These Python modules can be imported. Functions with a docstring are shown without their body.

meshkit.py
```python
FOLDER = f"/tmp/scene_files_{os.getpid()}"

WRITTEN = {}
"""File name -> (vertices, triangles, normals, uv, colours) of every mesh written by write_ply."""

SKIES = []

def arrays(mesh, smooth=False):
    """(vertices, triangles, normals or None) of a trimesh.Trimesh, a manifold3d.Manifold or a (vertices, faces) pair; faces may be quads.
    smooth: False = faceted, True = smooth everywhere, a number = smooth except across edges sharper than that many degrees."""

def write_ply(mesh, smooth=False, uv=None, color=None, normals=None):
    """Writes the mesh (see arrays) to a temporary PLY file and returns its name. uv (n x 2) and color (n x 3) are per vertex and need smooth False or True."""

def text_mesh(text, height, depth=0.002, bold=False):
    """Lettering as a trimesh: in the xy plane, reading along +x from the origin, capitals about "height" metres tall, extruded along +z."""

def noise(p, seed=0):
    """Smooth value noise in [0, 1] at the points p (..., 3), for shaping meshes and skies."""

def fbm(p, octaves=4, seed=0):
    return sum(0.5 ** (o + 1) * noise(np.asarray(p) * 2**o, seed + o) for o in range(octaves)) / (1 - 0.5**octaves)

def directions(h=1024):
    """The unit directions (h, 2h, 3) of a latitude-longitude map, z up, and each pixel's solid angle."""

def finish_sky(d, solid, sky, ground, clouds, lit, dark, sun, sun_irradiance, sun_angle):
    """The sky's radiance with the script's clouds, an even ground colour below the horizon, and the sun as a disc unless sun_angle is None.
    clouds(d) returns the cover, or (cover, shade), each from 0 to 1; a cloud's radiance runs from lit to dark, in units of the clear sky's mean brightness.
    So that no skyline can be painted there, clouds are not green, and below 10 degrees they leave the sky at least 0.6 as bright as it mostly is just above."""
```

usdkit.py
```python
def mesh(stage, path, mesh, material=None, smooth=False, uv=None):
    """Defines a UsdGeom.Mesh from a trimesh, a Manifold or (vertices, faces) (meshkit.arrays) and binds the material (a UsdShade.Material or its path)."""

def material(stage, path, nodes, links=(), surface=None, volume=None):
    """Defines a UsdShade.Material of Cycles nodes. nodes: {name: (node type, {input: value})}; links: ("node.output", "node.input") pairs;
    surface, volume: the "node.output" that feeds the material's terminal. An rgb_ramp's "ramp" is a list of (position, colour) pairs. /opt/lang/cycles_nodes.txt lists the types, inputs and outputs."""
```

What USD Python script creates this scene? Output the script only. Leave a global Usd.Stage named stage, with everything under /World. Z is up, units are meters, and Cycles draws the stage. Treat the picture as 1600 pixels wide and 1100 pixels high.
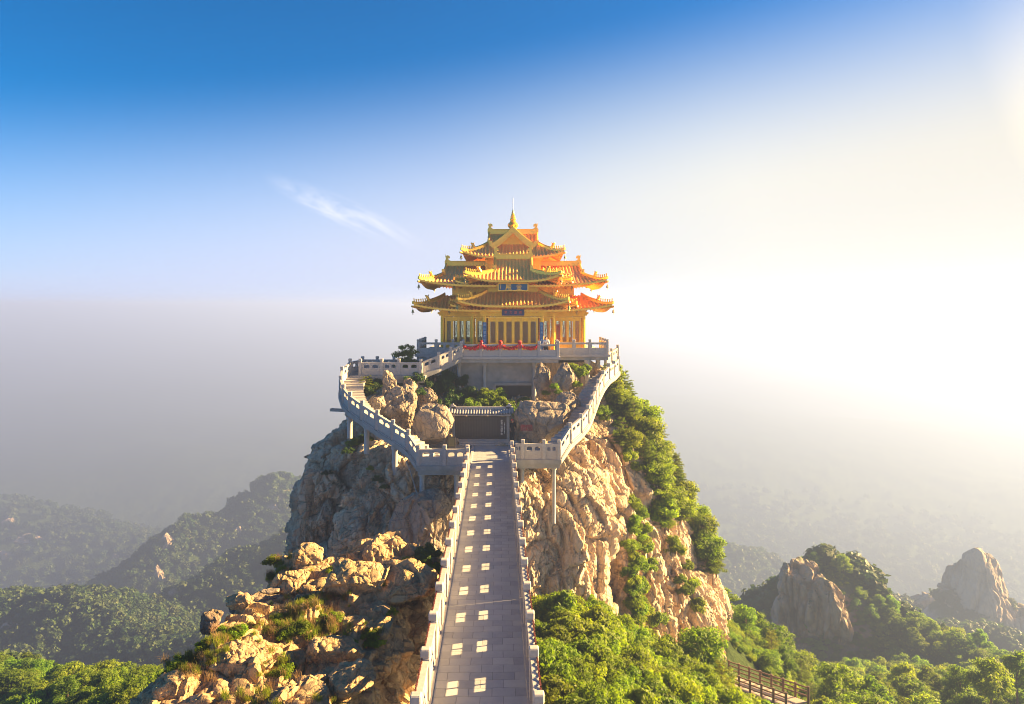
import math
import numpy as np
import trimesh
import usdkit
import meshkit
from scipy.spatial import cKDTree
from pxr import Usd, UsdGeom, UsdLux, UsdShade, Sdf, Gf, Vt

stage = Usd.Stage.CreateInMemory()
UsdGeom.SetStageUpAxis(stage, 'Z')
UsdGeom.Xform.Define(stage, '/World')
UsdGeom.Scope.Define(stage, '/World/Looks')

# ------------------------------------------------------------------ camera, sky, sun, exposure
CAM_Z = 10.7                      # the drone hangs 10.7 m above the bridge deck (deck = z 0)
F = 1100.0                        # focal length in photograph pixels (photograph 1600 wide)
HORIZON = 478.0
cam = UsdGeom.Camera.Define(stage, '/World/camera')
cam.CreateHorizontalApertureAttr(36.0)
cam.CreateFocalLengthAttr(36.0 * F / 1600.0)
cam.CreateVerticalApertureOffsetAttr(-(550.0 - HORIZON) / 1600.0 * 36.0)
cam.CreateClippingRangeAttr(Gf.Vec2f(0.1, 60000.0))
cam.CreateExposureAttr(2.8)
cam.AddTranslateOp().Set(Gf.Vec3d(0, 0, CAM_Z))
cam.AddRotateXOp().Set(90.0)

SUN_AZ = math.radians(76.0)   # clockwise from the view direction (+y)
SUN_EL = math.radians(21.1)
SUN = np.array([math.cos(SUN_EL) * math.sin(SUN_AZ), math.cos(SUN_EL) * math.cos(SUN_AZ), math.sin(SUN_EL)])
sun = UsdLux.DistantLight.Define(stage, '/World/sun')
sun.CreateIntensityAttr(1.25)
sun.CreateAngleAttr(0.5)
sun.CreateNormalizeAttr(True)
sun.CreateColorAttr(Gf.Vec3f(1.0, 0.66, 0.28))
# the light shines along its -z: its +z is turned towards the sun
sun.AddRotateZOp().Set(180.0 - math.degrees(SUN_AZ))
sun.AddRotateXOp().Set(90.0 - math.degrees(SUN_EL))

dome = UsdLux.DomeLight.Define(stage, '/World/sky')
# clear blue sky with a bank of bright mist low down, strongest towards the sun, and one thin streak of cirrus
sky_m = usdkit.material(stage, '/World/Looks/sky_air', {
    'tc': ('texture_coordinate', {}),
    'sky': ('sky_texture', {'sky_type': 'single_scattering', 'sun_disc': False, 'sun_elevation': SUN_EL, 'sun_rotation': SUN_AZ,
                            'altitude': 2200.0, 'air_density': 1.0, 'aerosol_density': 0.6, 'ozone_density': 3.0}),
    'hsv': ('hsv', {'saturation': 3.0, 'value': 0.5, 'fac': 1.0}),
    'nrm': ('vector_math', {'math_type': 'normalize'}),
    'dot': ('vector_math', {'math_type': 'dot_product', 'vector2': tuple(SUN)}),
    'sep': ('separate_xyz', {}),
    'tilt': ('math', {'math_type': 'multiply_add', 'value2': -0.17}),
    'low': ('map_range', {'from_min': 0.305, 'from_max': 0.05, 'to_min': 0.0, 'to_max': 1.0, 'clamp': True, 'range_type': 'smoothstep'}),
    'mcol': ('rgb_ramp', {'ramp': [(0.0, (1.75, 2.12, 3.1)), (0.30, (1.85, 2.15, 2.95)), (0.47, (2.0, 2.2, 2.75)), (0.60, (2.45, 2.5, 2.5)), (0.70, (2.65, 2.6, 2.4)), (0.84, (2.5, 2.4, 2.15)), (1.0, (9.0, 6.9, 3.9))]}),
    'nfac': ('map_range', {'from_min': -0.5, 'from_max': 1.0, 'to_min': 0.0, 'to_max': 1.0, 'clamp': True}),
    'mist': ('mix_color', {'blend_type': 'mix', 'use_clamp': False}),
    # cirrus
    'cm': ('mapping', {'mapping_type': 'point', 'rotation': (0.0, 0.0, 0.0), 'scale': (1.0, 1.0, 1.0)}),
    'crot': ('vector_rotate', {'rotate_type': 'axis', 'axis': (0.0, 1.0, 0.0), 'angle': -0.42, 'center': (-0.2, 0.97, 0.115)}),
    'cmap': ('mapping', {'mapping_type': 'point', 'scale': (7.0, 7.0, 42.0)}),
    'cn': ('noise_texture', {'scale': 1.0, 'detail': 5.0, 'roughness': 0.62, 'distortion': 0.8}),
    'cr': ('map_range', {'from_min': 0.42, 'from_max': 0.66, 'to_min': 0.0, 'to_max': 1.0, 'clamp': True}),
    'cd': ('vector_math', {'math_type': 'subtract', 'vector2': (-0.225, 0.967, 0.115)}),
    'cs': ('vector_math', {'math_type': 'multiply', 'vector2': (8.0, 4.0, 44.0)}),
    'cl': ('vector_math', {'math_type': 'length'}),
    'cw': ('map_range', {'from_min': 1.0, 'from_max': 0.15, 'to_min': 0.0, 'to_max': 0.9, 'clamp': True, 'range_type': 'smoothstep'}),
    'cc': ('math', {'math_type': 'multiply'}),
    'cloud': ('mix_color', {'blend_type': 'mix', 'b': (3.2, 3.2, 3.45), 'use_clamp': False}),
    'bg': ('background_shader', {'strength': 0.05}),
}, [
    ('tc.generated', 'nrm.vector1'), ('nrm.vector', 'dot.vector1'), ('nrm.vector', 'sep.vector'),
    ('sky.color', 'hsv.color'),
    ('dot.value', 'tilt.value1'), ('sep.z', 'tilt.value3'), ('tilt.value', 'low.value'), ('dot.value', 'nfac.value'), ('nfac.result', 'mcol.fac'),
    ('hsv.color', 'mist.a'), ('mcol.color', 'mist.b'), ('low.result', 'mist.fac'),
    ('nrm.vector', 'crot.vector'), ('crot.vector', 'cmap.vector'), ('cmap.vector', 'cn.vector'), ('cn.fac', 'cr.value'),
    ('crot.vector', 'cd.vector1'), ('cd.vector', 'cs.vector1'), ('cs.vector', 'cl.vector1'), ('cl.value', 'cw.value'),
    ('cr.result', 'cc.value1'), ('cw.result', 'cc.value2'),
    ('mist.result', 'cloud.a'), ('cc.value', 'cloud.fac'), ('cloud.result', 'bg.color'),
], surface='bg.background')
UsdShade.MaterialBindingAPI.Apply(dome.GetPrim()).Bind(sky_m)
dome.GetPrim().SetCustomDataByKey('kind', 'structure')

# ------------------------------------------------------------------ helpers
RNG = np.random.default_rng(7)


def at(px, py, y):
    """World point that stands at distance y and is seen at (px, py) of the photograph."""
    return np.array([(px - 800.0) / F * y, y, CAM_Z - (py - HORIZON) / F * y])


def numbered(parent, name):
    path, k = f'{parent}/{name}', 0
    while stage.GetPrimAtPath(path):
        k += 1
        path = f'{parent}/{name}_{k:03d}'
    return path


_count = {}


def new_path(parent, name):
    key = (parent, name)
    k = _count.get(key, 0)
    _count[key] = k + 1
    return f'{parent}/{name}' if k == 0 else f'{parent}/{name}_{k:03d}'


def obj(name, mesh, mat, parent=None, smooth=False):
    if isinstance(mesh, MB):
        mesh = mesh.get()
    path = new_path(str(parent.GetPath()) if parent else '/World', name)
    return usdkit.mesh(stage, path, mesh, mat, smooth=smooth).GetPrim()


def tag(p, label=None, cat=None, group=None, kind=None):
    for k, v in (('label', label), ('category', cat), ('group', group), ('kind', kind)):
        if v:
            p.SetCustomDataByKey(k, v)
    return p


def thing(name, label, cat, loc=(0, 0, 0), rotz=0.0, group=None, scale=None, parent=None):
    x = UsdGeom.Xform.Define(stage, new_path('/World', name))
    x.AddTranslateOp().Set(Gf.Vec3d(*map(float, loc)))
    if rotz:
        x.AddRotateZOp().Set(math.degrees(rotz))
    if scale is not None:
        x.AddScaleOp().Set(Gf.Vec3f(*map(float, np.broadcast_to(scale, 3))))
    return tag(x.GetPrim(), label, cat, group)


def copy_of(src, loc, rotz, label, cat=None, group=None, scale=None):
    was = src.GetCustomData()
    name = src.GetName()
    import re
    name = re.sub(r'_\d{3}$', '', name)
    r = thing(name, label, cat or was['category'], loc, rotz, group or was.get('group'), scale)
    r.GetReferences().AddInternalReference(src.GetPath())
    r.SetInstanceable(True)
    return r


def struct(name, mesh, mat, smooth=False, kind='structure', label=None):
    return tag(obj(name, mesh, mat, None, smooth), label=label, kind=kind)


class MB:
    """Collects vertices and triangles."""

    def __init__(s):
        s.v, s.f, s.n = [], [], 0

    def add(s, v, f):
        v = np.asarray(v, float)
        f = np.asarray(f, int)
        if f.ndim == 2 and f.shape[1] == 4:
            f = np.vstack([f[:, [0, 1, 2]], f[:, [0, 2, 3]]])
        s.v.append(v)
        s.f.append(f + s.n)
        s.n += len(v)
        return s

    def get(s):
        return np.vstack(s.v), np.vstack(s.f)

    def box(s, c, size, rz=0.0, bev=0.0, R=None):
        hx, hy, hz = np.asarray(size, float) / 2
        if bev:
            b = min(bev, hx * .9, hy * .9, hz * .9)
            pts = []
            for sx in (-1, 1):
                for sy in (-1, 1):
                    for sz in (-1, 1):
                        pts += [(sx * (hx - b), sy * (hy - b), sz * hz), (sx * (hx - b), sy * hy, sz * (hz - b)), (sx * hx, sy * (hy - b), sz * (hz - b))]
            h = trimesh.convex.convex_hull(np.array(pts))
            v, f = np.array(h.vertices), np.array(h.faces)
        else:
            v = np.array([(x, y, z) for x in (-hx, hx) for y in (-hy, hy) for z in (-hz, hz)])
            f = np.array([(0, 1, 3, 2), (4, 6, 7, 5), (0, 4, 5, 1), (2, 3, 7, 6), (0, 2, 6, 4), (1, 5, 7, 3)])
        if rz:
            cz, sn = math.cos(rz), math.sin(rz)
            v = v @ np.array([[cz, sn, 0], [-sn, cz, 0], [0, 0, 1]])
        if R is not None:
            v = v @ np.asarray(R).T
        return s.add(v + np.asarray(c, float), f)

    def tube(s, pts, r, n=8, caps=True):
        pts = np.asarray(pts, float)
        r = np.broadcast_to(r, len(pts)).astype(float)
        d = np.gradient(pts, axis=0)
        d /= np.linalg.norm(d, axis=1, keepdims=True) + 1e-12
        ref = np.array([0, 0, 1.0]) if abs(d[:, 2]).mean() < .8 else np.array([1.0, 0, 0])
        a = np.cross(d, ref)
        a /= np.linalg.norm(a, axis=1, keepdims=True) + 1e-12
        b = np.cross(d, a)
        th = np.arange(n) / n * 2 * np.pi
        ring = pts[:, None] + r[:, None, None] * (np.cos(th)[None, :, None] * a[:, None] + np.sin(th)[None, :, None] * b[:, None])
        v = ring.reshape(-1, 3)
        m = len(pts)
        f = []
        for i in range(m - 1):
            for j in range(n):
                k = (j + 1) % n
                f.append((i * n + j, (i + 1) * n + j, (i + 1) * n + k, i * n + k))
        f = np.array(f)
        f = np.vstack([f[:, [0, 1, 2]], f[:, [0, 2, 3]]])
        if caps:
            v = np.vstack([v, pts[0], pts[-1]])
            e0 = [(m * n, j, (j + 1) % n) for j in range(n)]
            e1 = [(m * n + 1, (m - 1) * n + (j + 1) % n, (m - 1) * n + j) for j in range(n)]
            f = np.vstack([f, e0, e1])
        return s.add(v, f)

    def lathe(s, prof, c=(0, 0, 0), n=16):
        prof = np.asarray(prof, float)
        th = np.arange(n) / n * 2 * np.pi
        v = np.stack([prof[:, 0][:, None] * np.cos(th), prof[:, 0][:, None] * np.sin(th), np.repeat(prof[:, 1][:, None], n, 1)], -1).reshape(-1, 3)
        f = [(i * n + j, i * n + (j + 1) % n, (i + 1) * n + (j + 1) % n, (i + 1) * n + j) for i in range(len(prof) - 1) for j in range(n)]
        return s.add(v + np.asarray(c, float), np.array(f))

    def poly(s, shape, depth, M):
        """Extrudes a shapely polygon (u, v) by depth (w from 0 to depth) and maps (u, v, w) -> xyz by M (function on an n x 3 array)."""
        for g in getattr(shape, 'geoms', [shape]):
            m = trimesh.creation.extrude_polygon(g, depth, engine='earcut')
            s.add(M(np.array(m.vertices)), np.array(m.faces))
        return s

    def grid(s, P, flip=False):
        """P: (a, b, 3) points."""
        a, b = P.shape[:2]
        i = np.arange(a * b).reshape(a, b)
        q = np.stack([i[:-1, :-1], i[1:, :-1], i[1:, 1:], i[:-1, 1:]], -1).reshape(-1, 4)
        if flip:
            q = q[:, ::-1]
        return s.add(P.reshape(-1, 3), q)


def ridged(P, octaves=4, seed=0):
    out, amp = 0, 0.5
    for o in range(octaves):
        out = out + amp * (1 - np.abs(2 * meshkit.noise(P * 2 ** o, seed + 17 * o) - 1)) ** 2
        amp *= .5
    return out


def cells(P, size, seed, warp=0.35):
    """Broken-block pattern: per point (random level of its block, tilt of its face, distance to the crack)."""
    Q = P / np.asarray(size, float)
    if warp:
        Q = Q + warp * 2 * (np.stack([meshkit.noise(Q * 1.3 + 11 * k, seed + k) for k in range(3)], -1) - .5)
    lo, hi = np.floor(Q.min(0)).astype(int) - 1, np.ceil(Q.max(0)).astype(int) + 1
    r = np.random.default_rng(seed)
    g = np.stack(np.meshgrid(*[np.arange(a, b + 1) for a, b in zip(lo, hi)], indexing='ij'), -1).reshape(-1, 3)
    pts = g + r.random(g.shape)
    h, grad = r.random(len(g)) - .5, r.random(g.shape) - .5
    d, i = cKDTree(pts).query(Q, k=2)
    j = i[:, 0]
    return h[j], ((Q - pts[j]) * grad[j]).sum(1), d[:, 1] - d[:, 0]


def vnormals(v, f):
    n = np.zeros_like(v)
    fn = np.cross(v[f[:, 1]] - v[f[:, 0]], v[f[:, 2]] - v[f[:, 0]])
    for k in range(3):
        np.add.at(n, f[:, k], fn)
    return n / (np.linalg.norm(n, axis=1, keepdims=True) + 1e-12)


def rock_displace(v, n, amp, size, seed, stretch=(1, 1, 1), fine=1.0):
    """Pushes points along n with broken blocks at three scales, cracks and grit."""
    st = np.asarray(stretch, float)
    out = v.copy()
    for k, (s, a) in enumerate(((1.0, 1.0), (0.42, 0.6), (0.17, 0.28 * fine), (.07, .11 * fine))):
        h, t, c = cells(v, size * s * st, seed + 31 * k)
        crack = np.exp(-(c / 0.09) ** 2)
        out += n * (amp * a * (0.8 * h + 1.15 * t - 0.3 * crack))[:, None]
    out += n * (amp * 0.22 * (meshkit.fbm(v / size * 3.0, 4, seed) - .5))[:, None]
    return out


# ------------------------------------------------------------------ materials
def mat(name, nodes, links, surface='p.BSDF', volume=None):
    return usdkit.material(stage, f'/World/Looks/{name}', nodes, links, surface=surface, volume=volume)


def plain(name, col, rough=.6, metal=0.0, var=.12, scale=6.0, bump=0.0, bscale=40.0, spec=.5):
    """A one-colour surface with soft mottling and fine relief."""
    c = np.array(col)
    return mat(name, {
        'g': ('geometry', {}), 'oi': ('object_info', {}),
        'n': ('noise_texture', {'scale': scale, 'detail': 5.0, 'roughness': .6}),
        'r': ('rgb_ramp', {'ramp': [(0.25, c * (1 - var)), (0.75, c * (1 + var))]}),
        'b2': ('noise_texture', {'scale': bscale, 'detail': 4.0}),
        'bm': ('bump', {'strength': bump, 'distance': .02}),
        'p': ('principled_bsdf', {'roughness': rough, 'metallic': metal, 'specular_ior_level': spec}),
    }, [('g.position', 'n.vector'), ('g.position', 'b2.vector'), ('n.fac', 'r.fac'), ('r.color', 'p.base_color')] +
        ([('b2.fac', 'bm.height'), ('bm.normal', 'p.normal')] if bump else []))


def rock_mat(name, ca, cb, cdark, green=0.0, sc=1.0, stripe=0.0):
    return mat(name, {
        'g': ('geometry', {}), 'sn': ('separate_xyz', {}),
        'map': ('mapping', {'mapping_type': 'point', 'scale': (sc, sc, sc * (0.32 if stripe else 0.8))}),
        'n1': ('noise_texture', {'scale': .35, 'detail': 8.0, 'roughness': .62, 'distortion': .4}),
        'r1': ('rgb_ramp', {'ramp': [(0.3, ca), (0.52, cb), (0.72, np.array(ca) * 1.15)]}),
        'n2': ('noise_texture', {'scale': 2.6, 'detail': 7.0, 'roughness': .68}),
        'r2': ('map_range', {'from_min': .54, 'from_max': .70, 'to_min': 0.0, 'to_max': .75, 'clamp': True}),
        'm2': ('mix_color', {'b': cdark}),
        'smap': ('mapping', {'mapping_type': 'point', 'scale': (1.1 * sc, 1.1 * sc, .09 * sc)}),
        'sn2': ('noise_texture', {'scale': 1.0, 'detail': 7.0, 'roughness': .66, 'distortion': .25}),
        'sr': ('map_range', {'from_min': .50, 'from_max': .68, 'to_min': 0.0, 'to_max': .62, 'clamp': True}),
        'ms': ('mix_color', {'b': np.array(cdark) * 1.5}),
        'vo': ('voronoi_texture', {'feature': 'distance_to_edge', 'scale': 1.5}),
        'n3': ('noise_texture', {'scale': 5.0, 'detail': 9.0, 'roughness': .7}),
        'w': ('vector_math', {'math_type': 'multiply_add', 'vector2': (.9, .9, .9)}),
        'vc': ('map_range', {'from_min': 0.0, 'from_max': .03, 'to_min': .3, 'to_max': 0.0, 'clamp': True}),
        'm3': ('mix_color', {'b': np.array(cdark) * .6}),
        'gz': ('map_range', {'from_min': .5, 'from_max': .9, 'to_min': 0.0, 'to_max': green, 'clamp': True}),
        'gn': ('noise_texture', {'scale': .5, 'detail': 6.0, 'roughness': .65}),
        'gr': ('map_range', {'from_min': .42, 'from_max': .6, 'to_min': 0.0, 'to_max': 1.0, 'clamp': True}),
        'gm': ('math', {'math_type': 'multiply'}),
        'm4': ('mix_color', {'b': (.075, .095, .022)}),
        'bh': ('math', {'math_type': 'multiply_add', 'value2': .45}),
        'bv': ('math', {'math_type': 'minimum', 'value2': .1}),
        'bv2': ('math', {'math_type': 'multiply', 'value2': 2.0}),
        'bm': ('bump', {'strength': 1.0, 'distance': .3}),
        'p': ('principled_bsdf', {'roughness': .88, 'specular_ior_level': .25}),
    }, [('g.position', 'map.vector'), ('map.vector', 'n1.vector'), ('map.vector', 'n2.vector'), ('map.vector', 'n3.vector'),
        ('n1.color', 'w.vector1'), ('map.vector', 'w.vector3'), ('w.vector', 'vo.vector'),
        ('n1.fac', 'r1.fac'), ('n2.fac', 'r2.value'), ('g.position', 'smap.vector'), ('smap.vector', 'sn2.vector'), ('sn2.fac', 'sr.value'), ('r1.color', 'ms.a'), ('sr.result', 'ms.fac'), ('ms.result', 'm2.a'), ('r2.result', 'm2.fac'), ('vo.distance', 'vc.value'),
        ('m2.result', 'm3.a'), ('vc.result', 'm3.fac'),
        ('g.normal', 'sn.vector'), ('sn.z', 'gz.value'), ('g.position', 'gn.vector'), ('gn.fac', 'gr.value'), ('gz.result', 'gm.value1'), ('gr.result', 'gm.value2'),
        ('m3.result', 'm4.a'), ('gm.value', 'm4.fac'), ('m4.result', 'p.base_color'),
        ('vo.distance', 'bv.value1'), ('bv.value', 'bv2.value1'), ('n3.fac', 'bh.value1'), ('bv2.value', 'bh.value3'), ('bh.value', 'bm.height'), ('bm.normal', 'p.normal')])


def leaf_mat(name, lo, hi, trans=.35):
    return mat(name, {
        'g': ('geometry', {}), 'oi': ('object_info', {}),
        'n': ('noise_texture', {'scale': .35, 'detail': 3.0}),
        'a': ('math', {'math_type': 'multiply_add', 'value2': .5}),
        'a2': ('math', {'math_type': 'multiply', 'value2': .5}),
        'rv': ('map_range', {'from_min': 0.0, 'from_max': 1.0, 'to_min': .72, 'to_max': 1.38}),
        'rh': ('map_range', {'from_min': 0.0, 'from_max': 1.0, 'to_min': .475, 'to_max': .51}),
        'w2': ('math', {'math_type': 'multiply', 'value2': 7.31}), 'w3': ('math', {'math_type': 'fraction'}),
        'tint': ('hsv', {'saturation': 1.0}),
        'r': ('rgb_ramp', {'ramp': [(0.1, lo), (0.9, hi)]}),
        'd': ('principled_bsdf', {'roughness': .55, 'specular_ior_level': .3}),
        't': ('translucent_bsdf', {}),
        'br': ('hsv', {'saturation': 1.1, 'value': 1.5}),
        'm': ('mix_closure', {'fac': trans}),
    }, [('g.random_per_island', 'a.value1'), ('g.position', 'n.vector'), ('n.fac', 'a2.value1'), ('a2.value', 'a.value3'), ('a.value', 'r.fac'),
        ('oi.random', 'rv.value'), ('oi.random', 'w2.value1'), ('w2.value', 'w3.value1'), ('w3.value', 'rh.value'), ('rv.result', 'tint.value'), ('rh.result', 'tint.hue'), ('r.color', 'tint.color'), ('tint.color', 'd.base_color'), ('tint.color', 'br.color'), ('br.color', 't.color'), ('d.BSDF', 'm.closure1'), ('t.BSDF', 'm.closure2')], surface='m.closure')


M = {
    'rock': rock_mat('pale_granite', (.59, .455, .31), (.50, .385, .27), (.14, .105, .08), green=.6, stripe=1),
    'crag': rock_mat('warm_granite', (.57, .39, .20), (.47, .325, .175), (.15, .105, .07), green=.3, sc=1.5),
    'boulder': rock_mat('boulder_granite', (.37, .295, .225), (.31, .25, .19), (.13, .105, .09), green=.25, sc=1.4),
    'brown_rock': rock_mat('brown_rock', (.20, .145, .11), (.27, .19, .135), (.07, .05, .04), green=.4, sc=1.6),
    'far_rock': rock_mat('grey_cliff_rock', (.30, .24, .18), (.36, .28, .20), (.13, .10, .08), green=.9, sc=.25, stripe=1),
    'stone': plain('bridge_granite', (.36, .335, .315), .75, var=.16, scale=9, bump=.25, bscale=60),
    'pave': None,
    'concrete': plain('old_concrete', (.27, .265, .25), .85, var=.22, scale=1.6, bump=.3, bscale=25),
    'column_stone': plain('grey_column_paint', (.36, .36, .35), .7, var=.1, scale=3),
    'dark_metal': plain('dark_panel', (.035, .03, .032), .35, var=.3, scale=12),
    'gold': plain('gold_paint', (.86, .48, .035), .38, metal=.45, var=.12, scale=5, bump=.1, bscale=30),
    'gold_tile': plain('gold_tile', (.94, .49, .11), .42, metal=.3, var=.14, scale=9, bump=.1, bscale=24),
    'gold_pale': plain('gold_leaf', (.93, .53, .07), .3, metal=.6, var=.1, scale=6),
    'gold_deep': plain('deep_gold', (.74, .36, .045), .45, metal=.4, var=.2, scale=7),
    'text_dark': plain('faint_text', (.055, .045, .045), .4),
    'board_olive': plain('olive_board', (.09, .08, .04), .5),
    'lattice': plain('brown_lattice', (.30, .17, .045), .5, metal=.3, var=.2),
    'blue': plain('blue_lacquer', (.01, .10, .27), .35, var=.15),
    'indigo': plain('indigo_lacquer', (.045, .055, .17), .35, var=.15),
    'pink': plain('rose_letters', (.55, .12, .14), .5),
    'white': plain('white_letters', (.75, .75, .72), .6),
    'red': plain('red_cloth', (.62, .012, .012), .65, var=.3, scale=14),
    'redpaint': plain('red_inscription', (.28, .035, .03), .7),
    'bark': plain('bark', (.10, .07, .05), .9, var=.3, scale=8, bump=.5, bscale=20),
    'wood': plain('walkway_timber', (.17, .105, .07), .7, var=.25, scale=5),
    'plank': plain('walkway_planks', (.36, .29, .24), .75, var=.2, scale=4),
    'roof_grey': plain('grey_roof_tile', (.30, .29, .29), .7, var=.2, scale=8),
    'pale_blue': plain('pale_blue_letters', (.35, .5, .62), .5),
    'skin': plain('skin', (.45, .26, .18), .6, var=.03),
    'hair': plain('black_hair', (.012, .01, .01), .5),
    'cloth_dark': plain('dark_cloth', (.02, .02, .024), .8),
    'cloth_white': plain('white_cloth', (.6, .58, .55), .8),
    'steel': plain('galvanised_cable', (.3, .3, .29), .5, metal=.4),
    'leaf_bush': leaf_mat('bush_leaf', (.085, .17, .010), (.31, .36, .020), .55),
    'leaf_bright': leaf_mat('bright_leaf', (.10, .18, .010), (.33, .35, .022), .55),
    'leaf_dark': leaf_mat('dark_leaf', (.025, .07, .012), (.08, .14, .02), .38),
    'leaf_pine': leaf_mat('pine_needles', (.08, .13, .010), (.24, .26, .018), .52),
    'leaf_far': leaf_mat('forest_leaf', (.03, .065, .018), (.09, .13, .024), .35),
    'leaf_far2': leaf_mat('light_forest_leaf', (.04, .07, .014), (.09, .12, .024), .3),
    'grass': leaf_mat('grass_blade', (.09, .14, .012), (.28, .26, .03), .5),
    'flower_leaf': leaf_mat('dry_stalk', (.18, .12, .05), (.30, .22, .09), .3),
}
M['glass'] = mat('window_glass', {
    'f': ('fresnel', {'IOR': 1.45}), 't': ('transparent_bsdf', {'color': (.82, .86, .8)}), 'gl': ('glossy_bsdf', {'roughness': .05, 'color': (1, 1, 1)}), 'm': ('mix_closure', {})},
    [('f.fac', 'm.fac'), ('t.BSDF', 'm.closure1'), ('gl.BSDF', 'm.closure2')], surface='m.closure')
M['pave'] = mat('grey_paving', {
    'g': ('geometry', {}), 'oi': ('object_info', {}),
    'n': ('noise_texture', {'scale': 3.0, 'detail': 7.0, 'roughness': .65}),
    'k': ('math', {'math_type': 'multiply_add', 'value2': .55}), 'k2': ('math', {'math_type': 'multiply', 'value2': .45}),
    'isl': ('attribute', {'attribute': 'displayColor'}),
    'r': ('rgb_ramp', {'ramp': [(0.1, (.26, .26, .265)), (0.5, (.345, .345, .345)), (0.9, (.43, .42, .40))]}),
    'b2': ('noise_texture', {'scale': 45.0, 'detail': 4.0}), 'bm': ('bump', {'strength': .25, 'distance': .02}),
    'p': ('principled_bsdf', {'roughness': .62})},
    [('g.position', 'n.vector'), ('g.position', 'b2.vector'), ('oi.random', 'k2.value1'), ('n.fac', 'k.value1'), ('k2.value', 'k.value3'), ('k.value', 'r.fac'),
     ('r.color', 'p.base_color'), ('b2.fac', 'bm.height'), ('bm.normal', 'p.normal')])
M['terrain'] = mat('forested_mountain', {
    'g': ('geometry', {}), 'sn': ('separate_xyz', {}),
    'n1': ('noise_texture', {'scale': .09, 'detail': 8.0, 'roughness': .65}),
    'rg': ('rgb_ramp', {'ramp': [(0.3, (.022, .042, .012)), (0.7, (.06, .085, .02))]}),
    'map': ('mapping', {'mapping_type': 'point', 'scale': (1, 1, .4)}),
    'n2': ('noise_texture', {'scale': .12, 'detail': 9.0, 'roughness': .7}),
    'rr': ('rgb_ramp', {'ramp': [(0.3, (.14, .11, .09)), (0.7, (.38, .30, .23))]}),
    'sl': ('math', {'math_type': 'multiply_add', 'value2': .22}),
    'st': ('map_range', {'from_min': .70, 'from_max': .78, 'to_min': 1.0, 'to_max': 0.0, 'clamp': True}),
    'm': ('mix_color', {}), 'bm': ('bump', {'strength': .9, 'distance': 3.0}),
    'p': ('principled_bsdf', {'roughness': .95, 'specular_ior_level': .1})},
    [('g.position', 'n1.vector'), ('n1.fac', 'rg.fac'), ('g.position', 'map.vector'), ('map.vector', 'n2.vector'), ('n2.fac', 'rr.fac'),
     ('g.normal', 'sn.vector'), ('n1.fac', 'sl.value1'), ('sn.z', 'sl.value3'), ('sl.value', 'st.value'), ('st.result', 'm.fac'),
     ('rg.color', 'm.a'), ('rr.color', 'm.b'), ('m.result', 'p.base_color'), ('n2.fac', 'bm.height'), ('bm.normal', 'p.normal')])
M['haze'] = mat('haze_air', {'v': ('principled_volume', {'color': (.38, .525, .98), 'density': 0.00074, 'anisotropy': .33})}, [], surface=None, volume='v.volume')

# ------------------------------------------------------------------ terrain: one sheet out to the horizon
# crest lines of the ridges: (points (x, y, z), fall per metre on the flanks, roundness of the crest)
def crest(*p, s=.8, r=6.0, e=1.0):
    return [np.array(q, float) for q in p], s, r, e


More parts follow.
